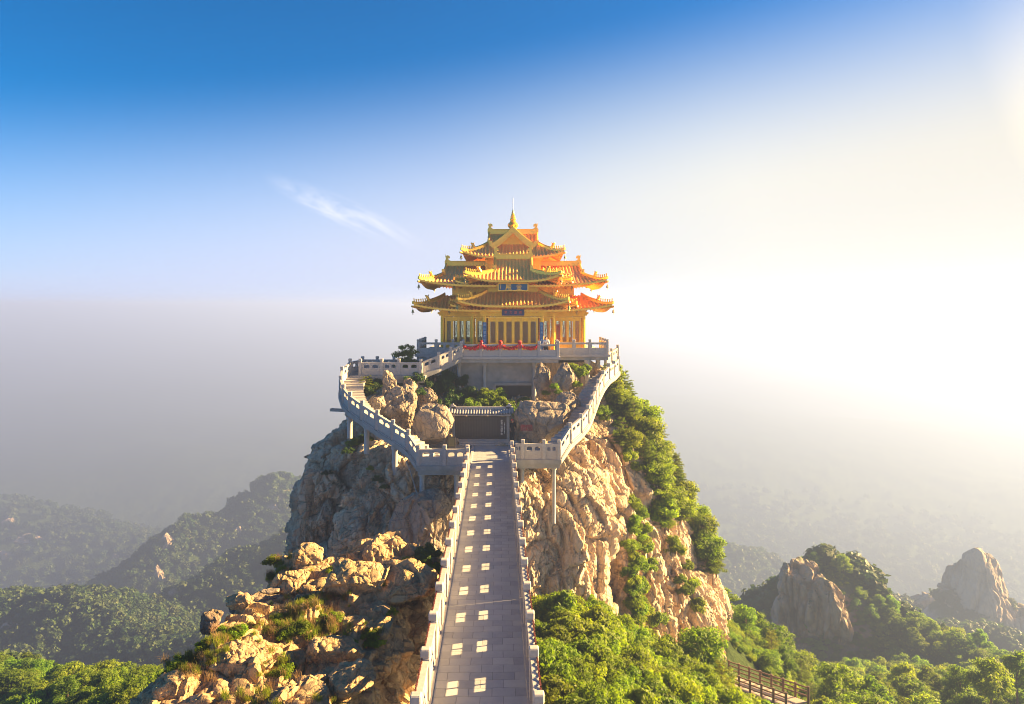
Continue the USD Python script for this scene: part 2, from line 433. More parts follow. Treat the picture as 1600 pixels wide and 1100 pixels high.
RIDGES = [
    # spur under and to the right of the bridge, falling away to the right and the back
    crest((3, -40, -5), (2.4, 20, -7.6), (2.4, 38, -8.3), s=.55, r=2),
    crest((2.4, 38, -8.3), (2.8, 47, -9.2), s=.85, r=2),
    crest((2.8, 47, -9.4), (8.4, 46.5, -12.3), (12.5, 50, -16.5), (17, 55, -22.0), s=.7, r=2),
    # left crag's own spur
    crest((-9, 8, -10), (-8.5, 24, -7.5), (-8, 36, -9), s=1.4, r=4),
    # shoulder carrying the walkway and the nearer trees on the right
    crest((8, 38, -16), (22, 55, -25.0), (40, 62, -29.5), (75, 66, -32), s=.5, r=6),
    # tree-covered peak right
    crest(at(1268, 900, 150), at(1300, 886, 150), at(1328, 896, 150), s=1.7, r=3),
    crest(at(1328, 900, 150), at(1385, 970, 144), at(1450, 1018, 135), at(1530, 1056, 125), at(1700, 1110, 115), s=1.0, r=4),
    crest(at(1180, 985, 190), at(1240, 965, 175), s=.8, r=5),
    # rocky peaks far right
    crest(at(1385, 955, 330), at(1410, 950, 330), at(1455, 950, 330), at(1475, 975, 330), s=1.2, r=8),
    crest(at(1500, 950, 290), at(1560, 940, 290), s=1.3, r=8),
    crest(at(1490, 985, 285), at(1560, 950, 290), at(1620, 970, 290), at(1700, 1030, 300), s=1.0, r=8),
    crest(at(1400, 985, 250), at(1490, 1000, 240), at(1560, 1045, 230), s=.7, r=10),
    # faint mountain behind the right flank
    crest(at(1080, 840, 640), at(1145, 862, 640), at(1190, 895, 640), at(1235, 955, 640), s=.75, r=20),
    crest(at(1350, 905, 1100), at(1450, 890, 1100), at(1650, 905, 1000), s=.6, r=30),
    # left ridge with the pale cliff
    crest(at(520, 800, 640), at(470, 765, 620), at(430, 759, 610), at(400, 785, 600), at(370, 803, 590), at(330, 815, 580), at(285, 835, 560), at(262, 850, 550), s=.95, r=12),
    crest(at(262, 850, 550), at(238, 905, 530), at(180, 965, 500), s=1.2, r=10),
    # slope in front of it
    crest(at(520, 820, 400), at(440, 838, 390), at(390, 868, 380), at(330, 905, 370), at(270, 940, 360), at(215, 975, 345), s=.85, r=12),
    # far hills left
    crest(at(-150, 760, 1100), at(10, 800, 1000), at(100, 820, 980), at(220, 865, 930), at(330, 935, 860), s=.5, r=40),
    crest(at(-200, 770, 1700), at(80, 768, 1700), at(250, 780, 1650), at(420, 772, 1600), at(620, 785, 1600), s=.4, r=60),
    crest(at(-100, 735, 2600), at(200, 745, 2600), at(500, 735, 2500), s=.35, r=80),
    # dark hill lower left
    crest(at(-120, 950, 330), at(0, 945, 320), at(45, 937, 310), at(90, 940, 305), at(150, 965, 300), at(230, 985, 285), at(330, 1000, 270), s=.8, r=10),
    # near wooded shoulder, bottom left corner
    crest(at(-160, 1095, 110), at(0, 1112, 100), at(70, 1114, 98), at(150, 1130, 92), at(230, 1150, 80), s=.75, r=6),
]


def seg_dist(P, a, b):
    d = b[:2] - a[:2]
    t = np.clip(((P - a[:2]) @ d) / (d @ d), 0, 1)
    q = a[:2] + t[:, None] * d
    return np.hypot(*(P - q).T), a[2] + t * (b[2] - a[2])


def terrain_z(P):
    P = np.asarray(P, float)
    R = np.hypot(P[:, 0], P[:, 1])
    p3 = np.c_[P, np.zeros(len(P))]
    z = -345 + 90 * (meshkit.fbm(p3 / 600, 4, 3) - .5) - 60 * np.clip(-P[:, 0] / 600, 0, 1) * np.clip((7000 - R) / 4500, 0, 1)
    wx = (meshkit.fbm(p3 / 60, 3, 5) - .5) * np.clip(R / 6, 0, 45)
    wy = (meshkit.fbm(p3 / 60 + 9, 3, 6) - .5) * np.clip(R / 6, 0, 45)
    Pw = P + np.c_[wx, wy] * .6
    for pts, s, r, e in RIDGES:
        best = None
        for a, b in zip(pts[:-1], pts[1:]):
            d, h = seg_dist(Pw, a, b)
            k = h - s * (np.sqrt(d * d + r * r) - r)
            best = k if best is None else np.maximum(best, k)
        z = np.maximum(z, best)
    # apron of the main peak
    d = np.hypot(P[:, 0] - 0, (P[:, 1] - 68) * 1.0)
    z = np.maximum(z, -20 - .9 * np.maximum(d - 20, 0))
    return z


def terrain_full(P):
    z = terrain_z(P)
    R = np.hypot(P[:, 0], P[:, 1])
    p3 = np.c_[P, z * .6]
    amp = np.clip(R / 40, .0, 14) * np.clip((2300 - R) / 1100, 0, 1)
    z = z + amp * 1.5 * (ridged(p3 / np.array([70, 70, 70.]), 5, 21) - .45) + np.clip(R / 90, 0, 5) * np.clip((2300 - R) / 1100, 0, 1) * (meshkit.fbm(p3 / 14, 4, 8) - .5)
    return z


def build_terrain():
    fine = np.radians(np.linspace(-44, 44, 640))
    rest = np.radians(np.linspace(44, 316, 100)[1:-1])
    th = np.r_[fine, rest]
    rad = np.r_[0.5, np.geomspace(4, 3000, 500), np.geomspace(3060, 24000, 50)]
    T, Rr = np.meshgrid(th, rad, indexing='ij')
    P = np.c_[(Rr * np.sin(T)).ravel(), (Rr * np.cos(T)).ravel()]
    z = terrain_full(P)
    g = np.c_[P, z].reshape(len(th), len(rad), 3)
    g = np.concatenate([g, g[:1]], 0)
    b = MB().grid(g)
    v, f = b.get()
    return v, f


TV, TF = build_terrain()
struct('terrain', (TV, TF), M['terrain'], smooth=True)

# ------------------------------------------------------------------ the main peak
PX, PY = -0.3, 68.0
ZL = np.array([-44, -34, -26, -18, -10, -5, -2.0, -0.5, 1.2, 3.0, 4.6, 5.4])
RL = np.array([26, 24, 22.0, 20.6, 19.2, 18.3, 16.9, 15.6, 14.4, 12.9, 11.2, 8.0])
RR = np.array([25, 24, 22.6, 21.2, 18.0, 15.0, 12.9, 11.8, 10.8, 9.8, 9.0, 8.0])
RF = np.array([28, 26, 24.0, 22.0, 20.6, 19.6, 19.0, 17.5, 6.8, 3.4, 3.2, 3.0])
RB = np.array([26, 24, 23.0, 21.0, 19.0, 18.0, 17.0, 16.0, 15.0, 14.5, 14.0, 13.0])


def peak_radius(th, z):
    c, s = np.cos(th), np.sin(th)
    a = np.where(c < 0, np.interp(z, ZL, RL), np.interp(z, ZL, RR))
    b = np.where(s < 0, np.interp(z, ZL, RF), np.interp(z, ZL, RB))
    p = np.where(s < 0, np.where(c < 0, 2.9, 1.36), 2.5)
    r = (np.abs(c / a) ** p + np.abs(s / b) ** p) ** (-1 / p)
    deg = np.degrees(th) % 360
    # buttresses and gullies (angle 270 faces the camera, 360 faces right, 180 left)
    def gul(c0, w, d, z0=-40, z1=3, lean=0.0):
        m = np.clip((z - z0) / 3, 0, 1) * np.clip((z1 - z) / 2, 0, 1)
        return d * m * np.exp(-((deg - c0 - lean * z) / w) ** 2)
    r = r - gul(303, 2.6, 2.6, -40, 1.0, .45) - gul(318, 2.0, 1.6, -34, 0, .5) - gul(331, 1.8, 1.3, -34, -3, .4)
    r = r - gul(250, 3.2, 2.6, -40, -1.2, -.3) - gul(232, 2.6, 1.9, -40, 0, .25) - gul(214, 3.0, 1.7, -40, 1, -.3) - gul(265, 3.6, 4.6, -40, -1.0)
    r = r + gul(290, 9, 1.3, -40, -1) + gul(241, 4.5, 1.2, -40, -3) + gul(222, 4.5, 1.0, -40, 0) + gul(257, 3.0, 1.4, -40, -4)
    return r


def build_peak():
    th = np.r_[np.radians(np.linspace(170, 376, 1000)), np.radians(np.linspace(16, 170, 130)[1:-1])]
    zz = np.r_[np.linspace(5.4, -26, 420), np.linspace(-26, -44, 60)[1:]]
    T, Z = np.meshgrid(th, zz, indexing='ij')
    r = peak_radius(T, Z)
    P = np.stack([PX + r * np.cos(T), PY + r * np.sin(T), Z], -1)
    top = np.array([np.stack([PX + k * (P[:, 0, 0] - PX), PY + k * (P[:, 0, 1] - PY), np.full(len(th), 5.4)], -1) for k in (0.02, .35, .7, .9)]).transpose(1, 0, 2)
    P = np.concatenate([top, P], 1)
    P = np.concatenate([P, P[:1]], 0)
    a, b = P.shape[:2]
    v = P.reshape(-1, 3)
    _, f = MB().grid(P, flip=True).get()
    n = vnormals(v, f)
    keep = np.clip((5.2 - v[:, 2]) / 1.2, 0, 1)
    for i in range(0, b):      # seam: same normal on both ends
        n[(a - 1) * b + i] = n[i]
    d = (rock_displace(v, n, 1.15, 3.8, 101, (1, 1, 1.9)) - v) * np.interp(v[:, 0], [-8, 0], [1.35, 1.0])[:, None]
    fl = (ridged(v / np.array([2.6, 2.6, 9.0]), 4, 55) - .5) * .4
    d += n * fl[:, None]
    d[:, 2] *= .5
    v = v + d * keep[:, None]
    return v, f


PV, PF = build_peak()
struct('mountain', (PV, PF), M['rock'], smooth=26)
# closed box of hazy air round everything
hz = MB().box((0, 6000, -246.5), (26000, 26000, 553))
struct('haze', hz, M['haze'], kind='stuff')

# ------------------------------------------------------------------ stonework: bridge, landings, stairs
from shapely.geometry import box as sbox, Polygon, LineString, Point
from shapely.ops import unary_union
from shapely import affinity

POST_H = 1.38


def rail_shape(L, kind, a=0.0, b=None):
    """Elevation of one balustrade panel (u along, v up) with its openings."""
    b = L if b is None else b
    H = .96
    s = sbox(a, 0, b, H)
    c = (a + b) / 2
    cut = []
    if kind == 'bridge':
        w = min(.78, (b - a) * .36)
        for v0, v1 in ((.45, .60), (.755, .905)):
            for k in (-1, 1):
                x0 = c + (.028 if k > 0 else -w / 2)
                cut.append(sbox(x0, v0, x0 + w / 2 - .028, v1).buffer(.012))
    elif kind == 'plain':
        cut.append(sbox(a + .06, .58, b - .06, .90))
    else:
        w = (b - a) * .30
        for k in (-1, 1):
            cx = c + k * (b - a) * .225
            arch = unary_union([sbox(cx - w / 2, .60, cx + w / 2, .76), affinity.scale(Point(cx, .76).buffer(.5, 8), w, .24)])
            cut.append(arch.intersection(sbox(a + .05, .60, b - .05, .88)))
    return s.difference(unary_union(cut))


def along(P0, P1, thick, v0=0.0):
    """Maps (u, v, w) of a panel to the upright, sheared plane from P0 to P1."""
    P0, P1 = np.asarray(P0, float), np.asarray(P1, float)
    d = P1 - P0
    L = math.hypot(d[0], d[1])
    n = np.array([-d[1], d[0], 0]) / L

    def f(q):
        return P0 + (q[:, :1] / L) * d + q[:, 1:2] * np.array([0, 0, 1.0]) + (q[:, 2:3] - thick / 2) * n
    return f, L


POST = MB().box((0, 0, .53), (.25, .25, 1.18), bev=.012).box((0, 0, 1.14), (.20, .20, .06)).box((0, 0, 1.26), (.265, .265, .22), bev=.03).get()


def post(parent, p, mat='stone', s=1.0, rz=0.0):
    v, f = POST
    if rz:
        c, k = math.cos(rz), math.sin(rz)
        v = v @ np.array([[c, k, 0], [-k, c, 0], [0, 0, 1]])
    return obj('post', (v * s + np.asarray(p), f), M[mat], parent)


def bay(parent, P0, P1, kind='arch', trim0=.12, trim1=.12, mat='stone', relief=True, chain=False):
    f, L = along(P0, P1, .13)
    a, b = trim0, L - trim1
    m = MB().poly(rail_shape(L, kind, a, b), .13, f)
    if kind == 'arch' and relief:
        g, _ = along(P0, P1, .155)
        c, w = (a + b) / 2, (b - a) * .42
        for v0 in (.16, .26, .36):
            m.poly(sbox(c - w / 2 + abs(v0 - .26) * .6, v0, c + w / 2 - abs(v0 - .26) * .6, v0 + .05), .155, g)
        fr = sbox(a + .05, .06, b - .05, .52).difference(sbox(a + .09, .10, b - .09, .48))
        m.poly(fr, .155, g)
    elif kind == 'bridge':
        g, _ = along(P0, P1, .15)
        fr = sbox(a + .06, .06, b - .06, .40).difference(sbox(a + .11, .11, b - .11, .35))
        m.poly(fr, .15, g)
    obj('panel', m, M[mat], parent)
    g, _ = along(P0, P1, .19)
    hr = MB().poly(sbox(a - .0, .962, b, 1.085), .19, g)
    obj('handrail', hr, M[mat], parent)
    g, _ = along(P0, P1, .30)
    obj('base_rail', MB().poly(sbox(a, -.12, b, -.002), .30, g), M[mat], parent)
    if chain:
        q0, q1 = np.array(P0, float) + [0, 0, 1.04], np.array(P1, float) + [0, 0, 1.04]
        t = np.linspace(.05, .95, 34)
        pts = q0 + t[:, None] * (q1 - q0) + np.c_[np.full(34, chain), np.zeros(34), .075 + .02 * np.sin(t * 40) - .0 * t]
        c = MB()
        for i, p in enumerate(pts):
            c.box(p, (.035, .05, .035), rz=.6 * (i % 2))
        obj('chain', c, M['chain'], parent)


def hexa(q, z0, z1):
    """Prism over a quad (4 x 2) from z0 to z1."""
    q = np.asarray(q, float)
    v = np.vstack([np.c_[q, np.full(len(q), z0)], np.c_[q, np.full(len(q), z1)]])
    n = len(q)
    f = [(0, 2, 1), (0, 3, 2), (4, 5, 6), (4, 6, 7)] + [t for i in range(4) for t in ((i, (i + 1) % 4, 4 + (i + 1) % 4), (i, 4 + (i + 1) % 4, 4 + i))]
    return v, np.array(f)


def local(P, o):
    return [np.asarray(p, float) - np.asarray(o, float) for p in P]


M['chain'] = plain('rusty_chain', (.12, .03, .02), .6, metal=.3)
M['mortar'] = plain('dark_mortar', (.10, .095, .09), .9)

# ---- the footbridge (local frame: x to the right, y along the bridge)
B0 = np.array([-0.87, 18.92, 0.0])
bridge = thing('footbridge', 'long grey paved stone footbridge leading to the golden temple', 'bridge', B0, math.atan(.0207))
W0, W1 = -9.0, 35.6
obj('deck_slab', MB().box((0, (W0 + W1) / 2, -.42), (3.3, W1 - W0, .72), bev=.03), M['concrete'], bridge)
obj('paving_bed', MB().box((0, (W0 + W1) / 2, -.041), (2.62, W1 - W0, .03)), M['mortar'], bridge)
for s in (-1, 1):
    obj('kerb', MB().box((s * 1.375, (W0 + W1) / 2, -.01), (.17, W1 - W0, .14), bev=.01), M['stone'], bridge)
course, tw = .424, .647
extra = MB()
r = np.random.default_rng(5)
w, row, made = -2.6, 0, 0
while w < W1 - .1:
    xs = np.arange(-1.29, 1.3, tw) if row % 2 == 0 else np.r_[-1.29, np.arange(-1.29 + tw / 2, 1.3, tw)]
    xs = np.r_[xs[xs < 1.2], 1.29]
    dep = min(course, W1 - w)
    for x0, x1 in zip(xs[:-1], xs[1:]):
        dz, tx, ty = r.normal(0, .0015), r.normal(0, .0012), r.normal(0, .0012)
        b = MB().box(((x0 + x1) / 2, w + dep / 2, -.014 + dz), (x1 - x0 - .009, dep - .009, .026))
        v, f = b.get()
        v[:, 2] += (v[:, 0] - (x0 + x1) / 2) * tx + (v[:, 1] - w) * ty
        if made < 290:
            obj('paving_slab', (v, f), M['pave'], bridge)
            made += 1
        else:
            extra.add(v, f)
    w += dep
    row += 1
tag(obj('far_paving', extra, M['pave_far'] if 'pave_far' in M else M['pave'], bridge), kind='stuff')
first = 16.86 - B0[1] - 2.25 * 2
posts_l = [first + 2.25 * k for k in range(40) if first + 2.25 * k < 47.25 - B0[1]]
posts_r = [first + 2.25 * k for k in range(40) if first + 2.25 * k < 49.3 - B0[1]]
GAP = 25.85 - B0[1]
for s, ps in ((-1, posts_l), (1, posts_r)):
    for i, y in enumerate(ps):
        post(bridge, (s * 1.47, y, .06))
        if i + 1 < len(ps):
            g = .135 + .045 * (abs(ps[i + 1] - GAP) < .2)
            bay(bridge, (s * 1.47, y, .06), (s * 1.47, ps[i + 1], .06), 'bridge', trim1=g, chain=-.085 if s < 0 else .085)
obj('end_step', MB().box((-.18, 35.25, .07), (4.6, .5, .14), bev=.02).box((-.18, 35.5, .2), (4.6, .3, .13), bev=.02), M['stone'], bridge)


# ---- landings on both sides of the bridge end
def slab_thing(name, label, cat, poly, z, thick, base):
    t = thing(name, label, cat, base)
    p = Polygon(poly)
    o = np.asarray(base, float)
    obj('slab', MB().poly(p, thick, lambda q: np.c_[q[:, 0], q[:, 1], q[:, 2] + z - thick] - o), M['concrete'], t)
    obj('edge_beam', MB().poly(p.buffer(-.12).difference(p.buffer(-.4)), .3, lambda q: np.c_[q[:, 0], q[:, 1], q[:, 2] + z - thick - .3] - o), M['concrete'], t)
    return t, o


def round_column(parent, p, z0, r=.17, o=(0, 0, 0), mat='column_stone'):
    o = np.asarray(o, float)
    h = p[2] - z0
    m = MB().lathe([(0, 0), (r, 0), (r, h - .25), (r * 1.35, h - .22), (r * 1.35, h), (0, h)], (p[0] - o[0], p[1] - o[1], z0 - o[2]), 14)
    obj('column', m, M[mat], parent, smooth=40)


LBASE = (-4.6, 49.5, 0)
land_l, o = slab_thing('stone_landing', 'left landing on round columns where the left stairs start', 'terrace',
                       [(-6.45, 47.1), (-3.12, 47.1), (-3.2, 54.6), (-6.3, 54.6)], -.02, .32, LBASE)
pl = [(-6.3, 47.3, .0), (-4.53, 47.3, .0), (-3.0, 47.25, .0)]
for p in pl:
    post(land_l, np.array(p) - o)
for a, b in zip(pl[:-1], pl[1:]):
    bay(land_l, np.array(a) - o, np.array(b) - o)
round_column(land_l, (-6.1, 47.7, -.6), -4.2, o=o)
round_column(land_l, (-3.75, 47.7, -.6), -5.0, o=o)
round_column(land_l, (-3.75, 51.7, -.6), -5.0, o=o)
RBASE = (1.8, 51, 0)
land_r, o = slab_thing('stone_landing', 'right landing on slim columns where the right stairs start', 'terrace',
                       [(.1, 49.0), (3.45, 49.0), (3.6, 51.2), (3.2, 54.6), (.0, 54.6)], -.02, .32, RBASE)
pr = [(.12, 49.3, 0), (.76, 49.25, 0), (2.24, 49.2, 0), (3.28, 49.15, 0)]
for p in pr[1:]:
    post(land_r, np.array(p) - o)
for a, b in zip(pr[:-1], pr[1:]):
    bay(land_r, np.array(a) - o, np.array(b) - o)
round_column(land_r, (.72, 49.6, -.6), -4.0, o=o, r=.14)
round_column(land_r, (2.95, 49.6, -.6), -4.6, o=o, r=.14)


# ---- stairs: outer edge and inner edge as polylines rising with the flight
def staircase(name, label, outer, inner, n_steps, base, rail_pts=None, kind='arch', group=None):
    t = thing(name, label, 'staircase', base)
    o = np.asarray(base, float)
    O, I = np.array(outer, float) - o, np.array(inner, float) - o
    k = np.linspace(0, 1, len(O))

    def ev(A, u):
        return np.array([np.interp(u, k, A[:, j]) for j in range(3)]).T
    us = np.linspace(0, 1, n_steps + 1)
    for a, b in zip(us[:-1], us[1:]):
        q = np.array([ev(O, a), ev(I, a), ev(I, b + .002), ev(O, b + .002)])
        z = max(q[:, 2].mean(), ev(O, a)[2]) + .05
        obj('tread', hexa(q[:, :2], z - .24, z), M['stone'], t)
    u = np.linspace(0, 1, 24)
    so, si = ev(O, u), ev(I, u)
    ex = (so - si) / np.linalg.norm((so - si)[:, :2], axis=1, keepdims=True) * .2
    ex[:, 2] = 0
    so = so + ex
    top, bot = -.08, -.42
    G = np.stack([so + [0, 0, top], so + [0, 0, bot], si + [0, 0, bot], si + [0, 0, top], so + [0, 0, top]], 1)
    obj('stringer', MB().grid(G), M['concrete'], t)
    R = O if rail_pts is None else np.array(rail_pts, float) - o
    for i, p in enumerate(R):
        post(t, p)
        if i + 1 < len(R):
            bay(t, p, R[i + 1], kind, .13, .13)
    return t, o


def tops(lst):
    return [at(a, b, c) - [0, 0, POST_H] for a, b, c in lst]


LO = [np.array([-6.25, 47.35, 0.0])] + tops([(638, 670, 48.2), (614, 655, 49.3), (589.5, 640, 50.3), (566, 625, 51.3), (547, 611.5, 52.4), (537, 600, 53.8), (532.5, 586.5, 55.5), (534.5, 572.5, 57.6), (547, 560, 60)])


def offset_in(P, w, side):
    P = np.array(P, float)
    d = np.gradient(P[:, :2], axis=0)
    d /= np.linalg.norm(d, axis=1, keepdims=True)
    n = np.c_[d[:, 1], -d[:, 0]] * side
    Q = P.copy()
    Q[:, :2] += n * w
    return Q


LI = offset_in(LO, 1.75, 1)
LI[0] = (-5.2, 49.0, 0)
stair_l, o = staircase('stone_stairs', 'long left stairs curving up round the peak from the left landing', LO, LI, 30, (-9.6, 51, 0))
for px, py0, py1, y in ((546.5, 651, 668, 53.2), (573, 664, 692, 52.0), (617, 697, 724, 50.2)):
    p = at(px, py0, y)
    round_column(stair_l, p, at(px, py1, y)[2] - .8, r=.2, o=o)
obj('cross_beam', MB().box(at(533, 641, 54.5) - o, (1.8, .3, .22), rz=-.3), M['concrete'], stair_l)
obj('drum_stone', MB().poly(affinity.translate(unary_union([Point(0, .32).buffer(.32), sbox(-.3, 0, .75, .3), Point(.62, .2).buffer(.2), sbox(-.3, 0, -.1, 1.0)]), 0, 0), .2,
    lambda q: np.c_[q[:, 0], q[:, 2], q[:, 1]] + np.array([-5.75, 48.75, 0]) - o), M['stone'], stair_l)

ZU = 4.85
UB = (-10.8, 61, ZU)
up_l, o = slab_thing('stone_landing', 'upper left landing below the temple platform with a double balustrade', 'terrace',
                     [(-14.1, 59.3), (-7.3, 59.3), (-7.3, 63.0), (-13.9, 62.9), (-14.6, 61)], ZU - .02, .34, UB)
fr = [(-12.87, 59.7, ZU), (-11.05, 59.7, ZU), (-9.6, 59.7, ZU), (-7.75, 59.7, ZU)]
bk = [(-13.77, 60, ZU), (-13.3, 62.7, ZU), (-12.0, 62.7, ZU), (-10.5, 62.7, ZU), (-9.0, 62.7, ZU), (-7.5, 62.7, ZU)]
for line in (fr, bk):
    for i, p in enumerate(line):
        if not (line is bk and i == 0):
            post(up_l, np.array(p) - o)
        if i + 1 < len(line):
            bay(up_l, np.array(p) - o, np.array(line[i + 1]) - o)
round_column(up_l, (-8.1, 60.0, ZU - .66), 2.6, o=o, r=.2)
round_column(up_l, (-8.0, 62.4, ZU - .66), 2.6, o=o, r=.2)
UO = [(-7.75, 60.0, ZU), (-6.3, 60.5, ZU + .55), (-5.3, 61.1, ZU + .98), (-4.45, 61.75, 6.25)]
UI = [(-7.75, 62.2, ZU), (-6.3, 62.4, ZU + .55), (-5.3, 62.8, ZU + .98), (-4.65, 63.4, 6.25)]
stair_u, o = staircase('stone_stairs', 'short upper left stairs rising to the temple platform', UO, UI, 9, (-6, 61, ZU))

RO = [np.array([3.28, 49.2, 0.0])] + tops([(890.5, 660, 50.6), (907.5, 646, 52.2), (918.5, 632, 53.7), (925, 617, 55.2), (930, 603.5, 56.7), (934.5, 592, 58.2), (942, 578, 60.2), (951, 567, 62.2), (959, 563, 64), (966, 556, 66)])
RI = offset_in(RO, 1.55, -1)
RI[0] = (2.2, 51.2, 0)
stair_r, o = staircase('stone_stairs', 'right stairs climbing along the sunlit cliff edge from the right landing', RO, RI, 30, (6, 56, 0))
far_rail = thing('balustrade', 'short far balustrade at the head of the right stairs', 'balustrade', at(962, 562, 69))
o = at(962, 562, 69)
fp = [at(946, 570, 68), at(955, 566, 69), at(965, 560, 70)]
for i, p in enumerate(fp):
    post(far_rail, p - o)
    if i < 2:
        bay(far_rail, p - o, fp[i + 1] - o)

# ---- temple platform
ZP = 6.25
TB = np.array([0.1, 71.0, ZP])
plat = thing('temple_platform', 'raised stone platform with balustrade carrying the golden temple', 'platform', TB)
base_poly = unary_union([sbox(-4.75, 61.8, 4.25, 66), sbox(-8.95, 64.8, 9.05, 80)])
obj('floor_slab', MB().poly(base_poly, .22, lambda q: np.c_[q[:, 0], q[:, 1], q[:, 2] + ZP - .24] - TB), M['stone'], plat)
obj('fascia_beam', MB().poly(base_poly.buffer(-.16, join_style=2), .3, lambda q: np.c_[q[:, 0], q[:, 1], q[:, 2] + ZP - .56] - TB), M['concrete'], plat)
fx = [-4.45, -2.72, -1.02, .68, 2.38, 4.05]
lines = [[(x, 62.0, ZP) for x in fx],
         [(4.05, 62.0, ZP), (4.05, 63.5, ZP), (4.1, 65.0, ZP), (5.72, 65.0, ZP), (7.2, 65.0, ZP), (8.8, 65.0, ZP)] + [(8.8, 65 + 1.7 * k, ZP) for k in range(1, 4)],
         [(-4.5, 65.0, ZP), (-5.45, 65.0, ZP), (-7.0, 65.0, ZP), (-8.65, 65.0, ZP)] + [(-8.65, 65 + 1.7 * k, ZP) for k in range(1, 4)]]
for li, line in enumerate(lines):
    for i, p in enumerate(line):
        if not (li == 1 and i == 0):
            post(plat, np.array(p) - TB)
        if i + 1 < len(line):
            bay(plat, np.array(p) - TB, np.array(line[i + 1]) - TB, 'plain' if li == 0 or i > 1 else 'arch')
for x, y, z0 in ((6.95, 64.9, 2.4), (8.3, 68, 2.6), (-8.0, 66, 2.6), (-6.5, 65.3, 2.8)):
    round_column(plat, (x, y, ZP - .56), z0, r=.22, o=TB)
# concrete substructure below the front
sub = thing('concrete_wall', 'plain grey concrete wall with pilasters under the temple platform', 'wall', (-1.2, 63.4, 2.2))
o = np.array([-1.2, 63.4, 2.2])
wl = sbox(-4.9, 2.2, 2.0, ZP - .6).difference(sbox(-1.45, 2.1, 1.75, 3.55))
obj('wall_face', MB().poly(wl, .3, lambda q: np.c_[q[:, 0], q[:, 2] + 63.25, q[:, 1]] - o), M['concrete'], sub)
for x in (-4.75, -2.45, 2.0):
    obj('pilaster', MB().lathe([(0, 0), (.17, 0), (.17, ZP - .9 - 2.0), (.24, ZP - .88 - 2.0), (.24, ZP - .6 - 2.0)], np.array([x, 63.1, 2.0]) - o, 14), M['column_stone'], sub, smooth=40)
obj('beam', MB().box(np.array([-1.3, 63.14, ZP - .76]) - o, (7.2, .26, .3)), M['concrete'], sub)
obj('lintel', MB().box(np.array([.12, 63.2, 3.68]) - o, (3.5, .2, .22)), M['concrete'], sub)
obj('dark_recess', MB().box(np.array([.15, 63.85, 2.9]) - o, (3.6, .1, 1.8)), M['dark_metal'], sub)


# ------------------------------------------------------------------ written characters, as brush strokes in a unit square
GLYPHS = {
    'jin': [[(.5, .98), (.28, .76), (.04, .62)], [(.5, .98), (.72, .76), (.97, .62)], [(.3, .62), (.7, .62)], [(.2, .42), (.8, .42)], [(.5, .62), (.5, .06)], [(.26, .3), (.36, .14)], [(.74, .3), (.64, .14)], [(.06, .04), (.94, .04)]],
    'dian': [[(.1, .95), (.5, .95)], [(.5, .95), (.5, .76)], [(.1, .76), (.5, .76)], [(.12, .95), (.1, .4), (.02, .05)], [(.2, .62), (.52, .62)], [(.27, .74), (.27, .42)], [(.43, .74), (.43, .42)], [(.14, .42), (.56, .42)], [(.26, .36), (.16, .12)], [(.42, .36), (.52, .14)],
             [(.66, .95), (.64, .7), (.58, .6)], [(.66, .95), (.88, .95), (.88, .68), (.97, .66)], [(.6, .48), (.92, .48), (.78, .2), (.56, .02)], [(.66, .42), (.8, .18), (.98, .03)]],
    'lao': [[(.2, .85), (.75, .85)], [(.47, 1), (.47, .65)], [(.05, .65), (.95, .65)], [(.85, .95), (.5, .55), (.05, .25)], [(.7, .45), (.42, .3)], [(.4, .48), (.4, .08), (.85, .06), (.88, .2)]],
    'jun': [[(.2, .95), (.8, .95), (.8, .6)], [(.05, .78), (.95, .78)], [(.2, .6), (.8, .6)], [(.5, .95), (.35, .5), (.05, .2)], [(.32, .4), (.85, .4), (.85, .05), (.32, .05), (.32, .4)]],
    'shan': [[(.5, .95), (.5, .1)], [(.12, .65), (.12, .1), (.88, .1)], [(.88, .65), (.88, .1)]],
    'dao': [[(.12, .9), (.2, .78)], [(.05, .58), (.24, .58), (.14, .2)], [(.02, .08), (.3, .14), (.98, .04)], [(.42, .98), (.48, .86)], [(.8, .98), (.7, .86)], [(.34, .84), (.95, .84)], [(.45, .7), (.85, .7), (.85, .24), (.45, .24), (.45, .7)], [(.45, .55), (.85, .55)], [(.45, .4), (.85, .4)]],
    'xuan': [[(.5, 1), (.5, .86)], [(.06, .82), (.94, .82)], [(.55, .82), (.25, .58), (.6, .5), (.15, .15), (.8, .18)], [(.68, .36), (.9, .04)]],
    'zong': [[(.5, 1), (.5, .9)], [(.06, .7), (.1, .88), (.92, .88), (.94, .7)], [(.28, .68), (.72, .68)], [(.12, .48), (.9, .48)], [(.5, .48), (.5, .03)], [(.3, .35), (.12, .12)], [(.7, .35), (.9, .12)]],
}


def glyph(name, size, w=.085):
    return affinity.scale(unary_union([LineString(p).buffer(w / 2, cap_style=3) for p in GLYPHS[name]]), size, size, origin=(0, 0))


def write(parent, names, size, pos, mat, step, vertical=False, depth=.03, rot=0.0, part='lettering'):
    """Characters standing proud of an upright board that faces -y; pos = centre of the first."""
    m = MB()
    c, s = math.cos(rot), math.sin(rot)
    for i, nm in enumerate(names):
        dx, dz = (0, -i * step) if vertical else (i * step, 0)
        g = affinity.translate(glyph(nm, size), -size / 2, -size / 2)
        m.poly(g, depth, lambda q: np.c_[q[:, 0] + dx + pos[0], pos[1] - q[:, 2] - s * (q[:, 1] + dz), pos[2] + c * (q[:, 1] + dz)])
    return obj(part, m, M[mat], parent)


